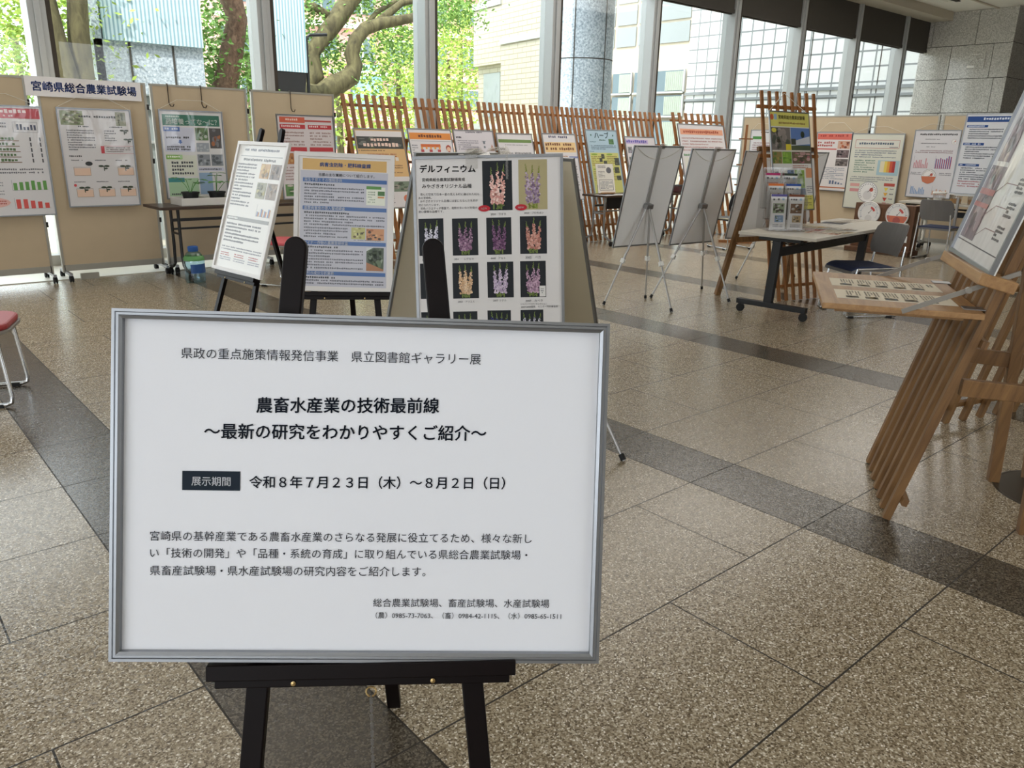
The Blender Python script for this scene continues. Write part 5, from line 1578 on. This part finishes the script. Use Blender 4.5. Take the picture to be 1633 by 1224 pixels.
cols_ = [('#e0cfc2', '#b5836a'), ('#e4ddc9', '#a3905f'), ('#e3c9c6', '#b0605a'), ('#dcd9d2', '#8a7f70'), ('#e6dcc4', '#c99a4a')]
spots = [(-.58, -.20, 12, 'cream'), (-.40, -.24, -6, 'pale yellow'), (-.42, .02, 8, 'pinkish'), (-.16, -.14, 3, 'off white'), (-.18, .10, -9, 'buff')]
for k, (x, y, rz, cn) in enumerate(spots):
    S = Sheet(.21, .297, cols_[k][0], y0=-.0)
    S.rect(.05, .04, .95, .14, cols_[k][1], 1); S.lines(.08, .19, .92, 8, .055, '#8a7f78'); S.photo(.1, .68, .9, .94, [cols_[k][1], '#d8c8b8', '#7a6a5a', '#c9a58a'], 12, 2, k)
    flat_sheet('%s printed sheet lying flat on the leaflet table, %s' % (cn, ('nearest the acrylic rack', 'at the near edge', 'in the middle behind the near ones', 'right of the middle', 'at the back right')[k]), x, y, rz, .21, .297, S, 0.0017 * k, 'sheets lying on the leaflet table')
S = Sheet(.30, .42, '#d9d6cf', y0=0)
S.rect(.18, .3, .9, .7, '#3a3a40', 1); S.lines(.1, .08, .9, 4, .05, '#8a8a86'); S.lines(.1, .76, .9, 3, .05, '#8a8a86')
flat_sheet('large white print with a dark picture at the back of the leaflet table', .42, .15, -80, .30, .42, S)
S = Sheet(.62, .20, '#cfc8bc', y0=0)
S.lines(.03, .1, .97, 4, .2, '#8a7a6a')
flat_sheet('long low tan card lying at the right end of the leaflet table', .78, .12, -2, .62, .20, S, name='display_card', cat='card')

def gauge_disc(label, y, z, red):
    m = Matrix.Translation((11.425, y, z)) @ Matrix.Rotation(R(-90), 4, 'Z')
    e = empty('dial_gauge', label, 'gauge', mw=m, group='round dial gauges on the wooden box')
    r = .162
    tl = Matrix.Rotation(R(90), 4, 'X')
    MB().lathe([(r, -.014), (r, .008), (r - .006, .012), (r - .012, .008), (r - .014, .004)], (0, 0, 0), 36, tl).build('case', M['whiteframe'], e, smooth='auto')
    S = Sheet(2 * r, 2 * r, '#e2e0de', (.5, .5, .5001, .5001))
    S.oval(.5, .5, .455, '#e2e0de', 1, n=36)
    if red == 'half':
        S.poly([(.5 + .45 * math.cos(R(a)), .5 + .45 * math.sin(R(a))) for a in range(5, 176, 10)], '#c96a50', 2)
    for k in range(30):
        a = R(-210 + 8.3 * k)
        S.line(.5 + .34 * math.cos(a), .5 + .34 * math.sin(a), .5 + (.40 if k % 5 else .43) * math.cos(a), .5 + (.40 if k % 5 else .43) * math.sin(a), '#5a6a8a', .003 if k % 5 else .006, 4)
    for k in range(6):
        a0 = R(-75 + 9 * k)
        S.poly([(.5 + .20 * math.cos(a0), .5 + .20 * math.sin(a0)), (.5 + .29 * math.cos(a0), .5 + .29 * math.sin(a0)), (.5 + .29 * math.cos(a0 + .16), .5 + .29 * math.sin(a0 + .16)), (.5 + .20 * math.cos(a0 + .16), .5 + .20 * math.sin(a0 + .16))], '#bf4a44', 4)
    S.oval(.5, .74, .16, '#d2cfcd' if red != 'half' else '#a5504a', 4, n=20)
    S.line(.5, .5, .62, .34, '#333338', .005, 5); S.oval(.5, .5, .025, '#333338', 6)
    f = S.build('lamin', e, 'dial')
    f.matrix_local = Matrix.Translation((0, -.007, -r))
    return e
gauge_disc('white round dial gauge with a red arc, left of the two on the wooden box', 5.35, .545, 'arc')
gauge_disc('round dial gauge with a red lower half, right of the two on the wooden box', 4.945, .545, 'half')

# wooden display box by the right panels
bx = empty('display_box', 'low dark brown wooden box with a white label in front of the right panels', 'box', (11.44, 5.14, 0), R(-90))
MB().box((0, .10, .37), (.86, .20, .62)).build('body', M['brownbox'], bx, bevel=.004)
MB().box((0, .06, .03), (.92, .34, .06)).build('plinth', M['brownbox'], bx, bevel=.004)
MB().box((.33, -.002, .22), (.09, .004, .09)).build('paper_label', M['white'], bx)

# table with jars at the far right
jt = flip_table('grey topped table with three clear jars in front of the right panels', (12.15, 4.28, 0), R(-90), 1.75, .55, .716)
for k, (y, c) in enumerate([(4.66, 'tray'), (4.44, 'grain'), (4.20, 'grain')]):
    j = empty('grain_jar', ('clear tub of pale grain, left of three on the far table', 'clear tub of tan grain, middle of three on the far table', 'clear tub of tan grain, right of three on the far table')[k], 'jar', (12.02, y, .717), 0, 'tubs of grain on the far table')
    MB().lathe([(.0, .001), (.075, 0), (.085, .13), (.080, .13), (.070, .006), (0, .006)], n=20).build('tub', M['acrylic'], j, smooth='auto')
    MB().lathe([(0, .008), (.068, .008), (.072, .065), (0, .07)], n=20).build('grain', M[c], j, smooth='auto')
    MB().lathe([(.087, .125), (.09, .128), (.09, .145), (.08, .148), (0, .146)], n=20).build('lid', M['white'], j, smooth='auto')

# table by the herb poster
pipe_table('dark table with leaflets in front of the herb poster', 8.42, 10.48, 7.70, 8.20, .715, 'tabletop_dark', 'steel', .12, foot=.26, panel=True)
S = Sheet(.30, .42, '#e0dcd4', y0=-.003)
S.lines(.1, .06, .6, 2, .05, '#5a5a60'); S.oval(.72, .22, .15, '#6a6a70', 2); S.lines(.1, .25, .5, 5, .045, '#8a8580'); S.frame(.1, .55, .9, .9, '#5a5a62', .006); S.lines(.14, .6, .86, 6, .045, '#6a6f7a')
ls = empty('sign_holder', 'white printed sheet leaning in a small holder on the dark herb table', 'sign', mw=tilted((8.66, 7.93, .735), -12, 16))
S.build('paper', ls)
MB().box((0, .003, .21), (.30, .006, .42)).build('backing', M['white'], ls)
MB().box((0, .0, -.006), (.24, .08, .016)).bar((.0, .01, .2), (0, .13, .02), .03, .01, (1, 0, 0)).build('wooden_foot', M['wood_l'], ls)
for k, (x, y, rz, lb) in enumerate([(8.55, 7.84, 8, 'white leaflet lying at the left of the herb table'), (8.93, 7.82, -10, 'pale leaflet lying right of the sign holder on the herb table')]):
    S = Sheet(.30, .21, '#dfe0e2', y0=0)
    S.lines(.06, .1, .94, 6, .13, '#8a92a0')
    e = empty('leaflet_sheet', lb, 'leaflet', mw=Matrix.Translation((x, y, .7165)) @ Matrix.Rotation(R(rz), 4, 'Z') @ Matrix.Rotation(R(-90), 4, 'X') @ Matrix.Translation((0, 0, -.105)), group='leaflets on the herb table')
    S.build('paper', e, 'print')
    MB().box((0, .0008, .105), (.30, .0012, .21)).build('paper', M['white'], e)
mc = empty('maroon_case', 'dark maroon case lying on the herb table between the whiteboards', 'case', (10.28, 7.93, .716), R(10))
MB().box((0, 0, .045), (.34, .22, .09)).build('body', M['maroon'], mc, bevel=.01)
MB().box((0, -.02, .098), (.30, .18, .016)).build('lid', M['dark'], mc, bevel=.005)

# ------------------------------------------------------------------ easel with the folding shelf at the right edge
NB = Vector((3.2805, 1.318, 0))
NY, NL = -148.5, 14.0
ne = lattice('tan slatted easel with a hinged shelf at the right edge, nearest of the wooden easels', NB, NY, NL, .640, 1.95, 7, .034, (.055, .40, .93), 0, mat='wood_m', thick=.03)
nmw = ne.matrix_world.copy() if False else tilted(NB, NY, NL)
niv = nmw.inverted()
for p in ((3.791, 1.025), (3.327, .758)):
    q = niv @ Vector((p[0], p[1], 0))
    tq = niv @ Vector((p[0] + .03, p[1] - .04, 1.36))
    MB().bar(q, (q.x, tq.y * .6, 1.42), .045, .045, (1, 0, 0)).build('rear_leg', M['wood_m'], ne, bevel=.003)
q1, q2 = niv @ Vector((3.80, 1.01, .56)), niv @ Vector((3.337, .744, .56))
for sx, q in ((-.30, q1), (.30, q2)):
    MB().bar((sx, .03, .60), (q.x, q.y, q.z), .03, .065, (1, 0, 0)).build('side_brace', M['wood_m'], ne, bevel=.003)
MB().box((0, .05, 1.40), (.66, .03, .05)).build('hinge_bar', M['wood_m'], ne)
# second easel back to back, seen through the first
lattice('tan slatted easel turned away, standing behind the one with the shelf', (4.70, 1.405), -17, -14, .86, 1.95, 7, .034, (.05, .40, .93), 0, mat='wood_m', thick=.03)
se = [o for o in bpy.data.objects if o.name.startswith('lattice_easel')]
se = sorted(se, key=lambda o: o.name)[-1]
siv = tilted((4.70, 1.405, 0), -17, -14).inverted()
for f, x in (((3.95, .93), -.33), ((4.55, .70), .33)):
    MB().bar((x, -.05, 1.42), siv @ Vector((f[0], f[1], 0)), .045, .045, (1, 0, 0)).build('rear_leg', M['wood_m'], se, bevel=.003)
# glossy poster on the shelf easel
w, h = .625, .90
S = Sheet(w, h, '#d6d2cf', (.015, .01, .985, .99), -.006)
S.rect(.03, .93, .97, .935, '#3a3238', 2)
S.photo(.05, .60, .36, .92, ['#6a5560', '#8a7078', '#4a3a44', '#a08a90'], 30, 2, 4, .14); S.rect(.05, .70, .36, .725, '#a5484a', 6); S.rect(.05, .76, .36, .78, '#a5484a', 6)
S.photo(.10, .30, .34, .58, ['#77606a', '#5a4650', '#94808a'], 20, 2, 6, .16)
for k, v in enumerate((.66, .755, .85)):
    S.line(.36, v + .045, .50, v, '#7a4a50', .003, 3); S.line(.50, v, .72, v, '#7a4a50', .003, 3); S.lines(.70, v - .03, .86, 4, .016, '#4a4248', .8)
S.lines(.12, .05, .88, 2, .05, '#5a525a', .8); S.lines(.45, .20, .92, 8, .04, '#8a8288')
pc = Vector((3.297, 1.122, 1.013))
pmw = tilted(pc, -147, NL, -1.5)
gp = framed('large glossy poster reflecting the windows at the right edge, on the tan slatted easel', pmw, w, h, S, 'lamin_wavy', .014, .016, lip=False)
lm = niv @ pc
MB().box((lm.x, (lm.y - .02) / 2, lm.z - .022), (.66, abs(lm.y) + .05, .042)).build('poster_ledge', M['wood_l'], ne, bevel=.004)
# folding shelf and its two stays
sy = -.555
def nw(x, y, z):
    return niv @ (tilted((NB.x, NB.y, 0), NY, 0) @ Vector((x, y, z)))
off = math.tan(R(NL)) * .86
sm = MB()
shm = niv @ tilted((NB.x, NB.y, 0), NY, 0)
sm.box((0, off - .03 - .27, .862), (.80, .54, .022), shm)
sm.box((0, off - .03 - .27, .842), (.66, .44, .022), shm)
sm.build('shelf', M['wood_l'], ne, bevel=.003)
for s in (-1, 1):
    MB().bar(shm @ Vector((s * .405, off - .30, .862)), shm @ Vector((s * .405, off - .10, .955)), .005, .017).bar(shm @ Vector((s * .405, off - .10, .955)), shm @ Vector((s * .36, off + .06, 1.02)), .005, .017).tube([shm @ Vector((s * .395, off - .10, .955)), shm @ Vector((s * .415, off - .10, .955))], .011, 10).build('folding_stay', M['greyrim'], ne)
    MB().box((s * .30, off - .05, .8745), (.06, .07, .003), shm).build('hinge', M['steel'], ne)
smw = tilted((NB.x, NB.y, 0), NY, 0)
for k, (x, lb) in enumerate([(-.13, 'cream printed strip lying on the hinged shelf, the farther of two'), (.17, 'cream printed strip lying on the hinged shelf, the nearer of two')]):
    ww, dd = .20, .42
    S = Sheet(ww, dd, '#e6dcc8', y0=0)
    for j in range(5):
        S.lines(.12, .14 + .16 * j, .66, 5, .026, '#6f675c', .6); S.photo(.72, .15 + .165 * j, .92, .26 + .165 * j, ['#7a7468', '#5a5648', '#a08a5a' if j % 2 else '#6a7a8a'], 6, 2, j + k * 7, .25)
    S.lines(.15, .04, .5, 2, .03, '#4a463f', .7)
    e = empty('printed_strip', lb, 'leaflet', mw=smw @ Matrix.Translation((x, off - .03 - .27, .8738)) @ Matrix.Rotation(R(-90), 4, 'X') @ Matrix.Translation((0, 0, -dd / 2)), group='strips on the hinged shelf')
    S.build('paper', e, 'print')
    MB().box((0, .0008, dd / 2), (ww, .0012, dd)).build('paper', M['white'], e)
bpy.context.view_layer.update()
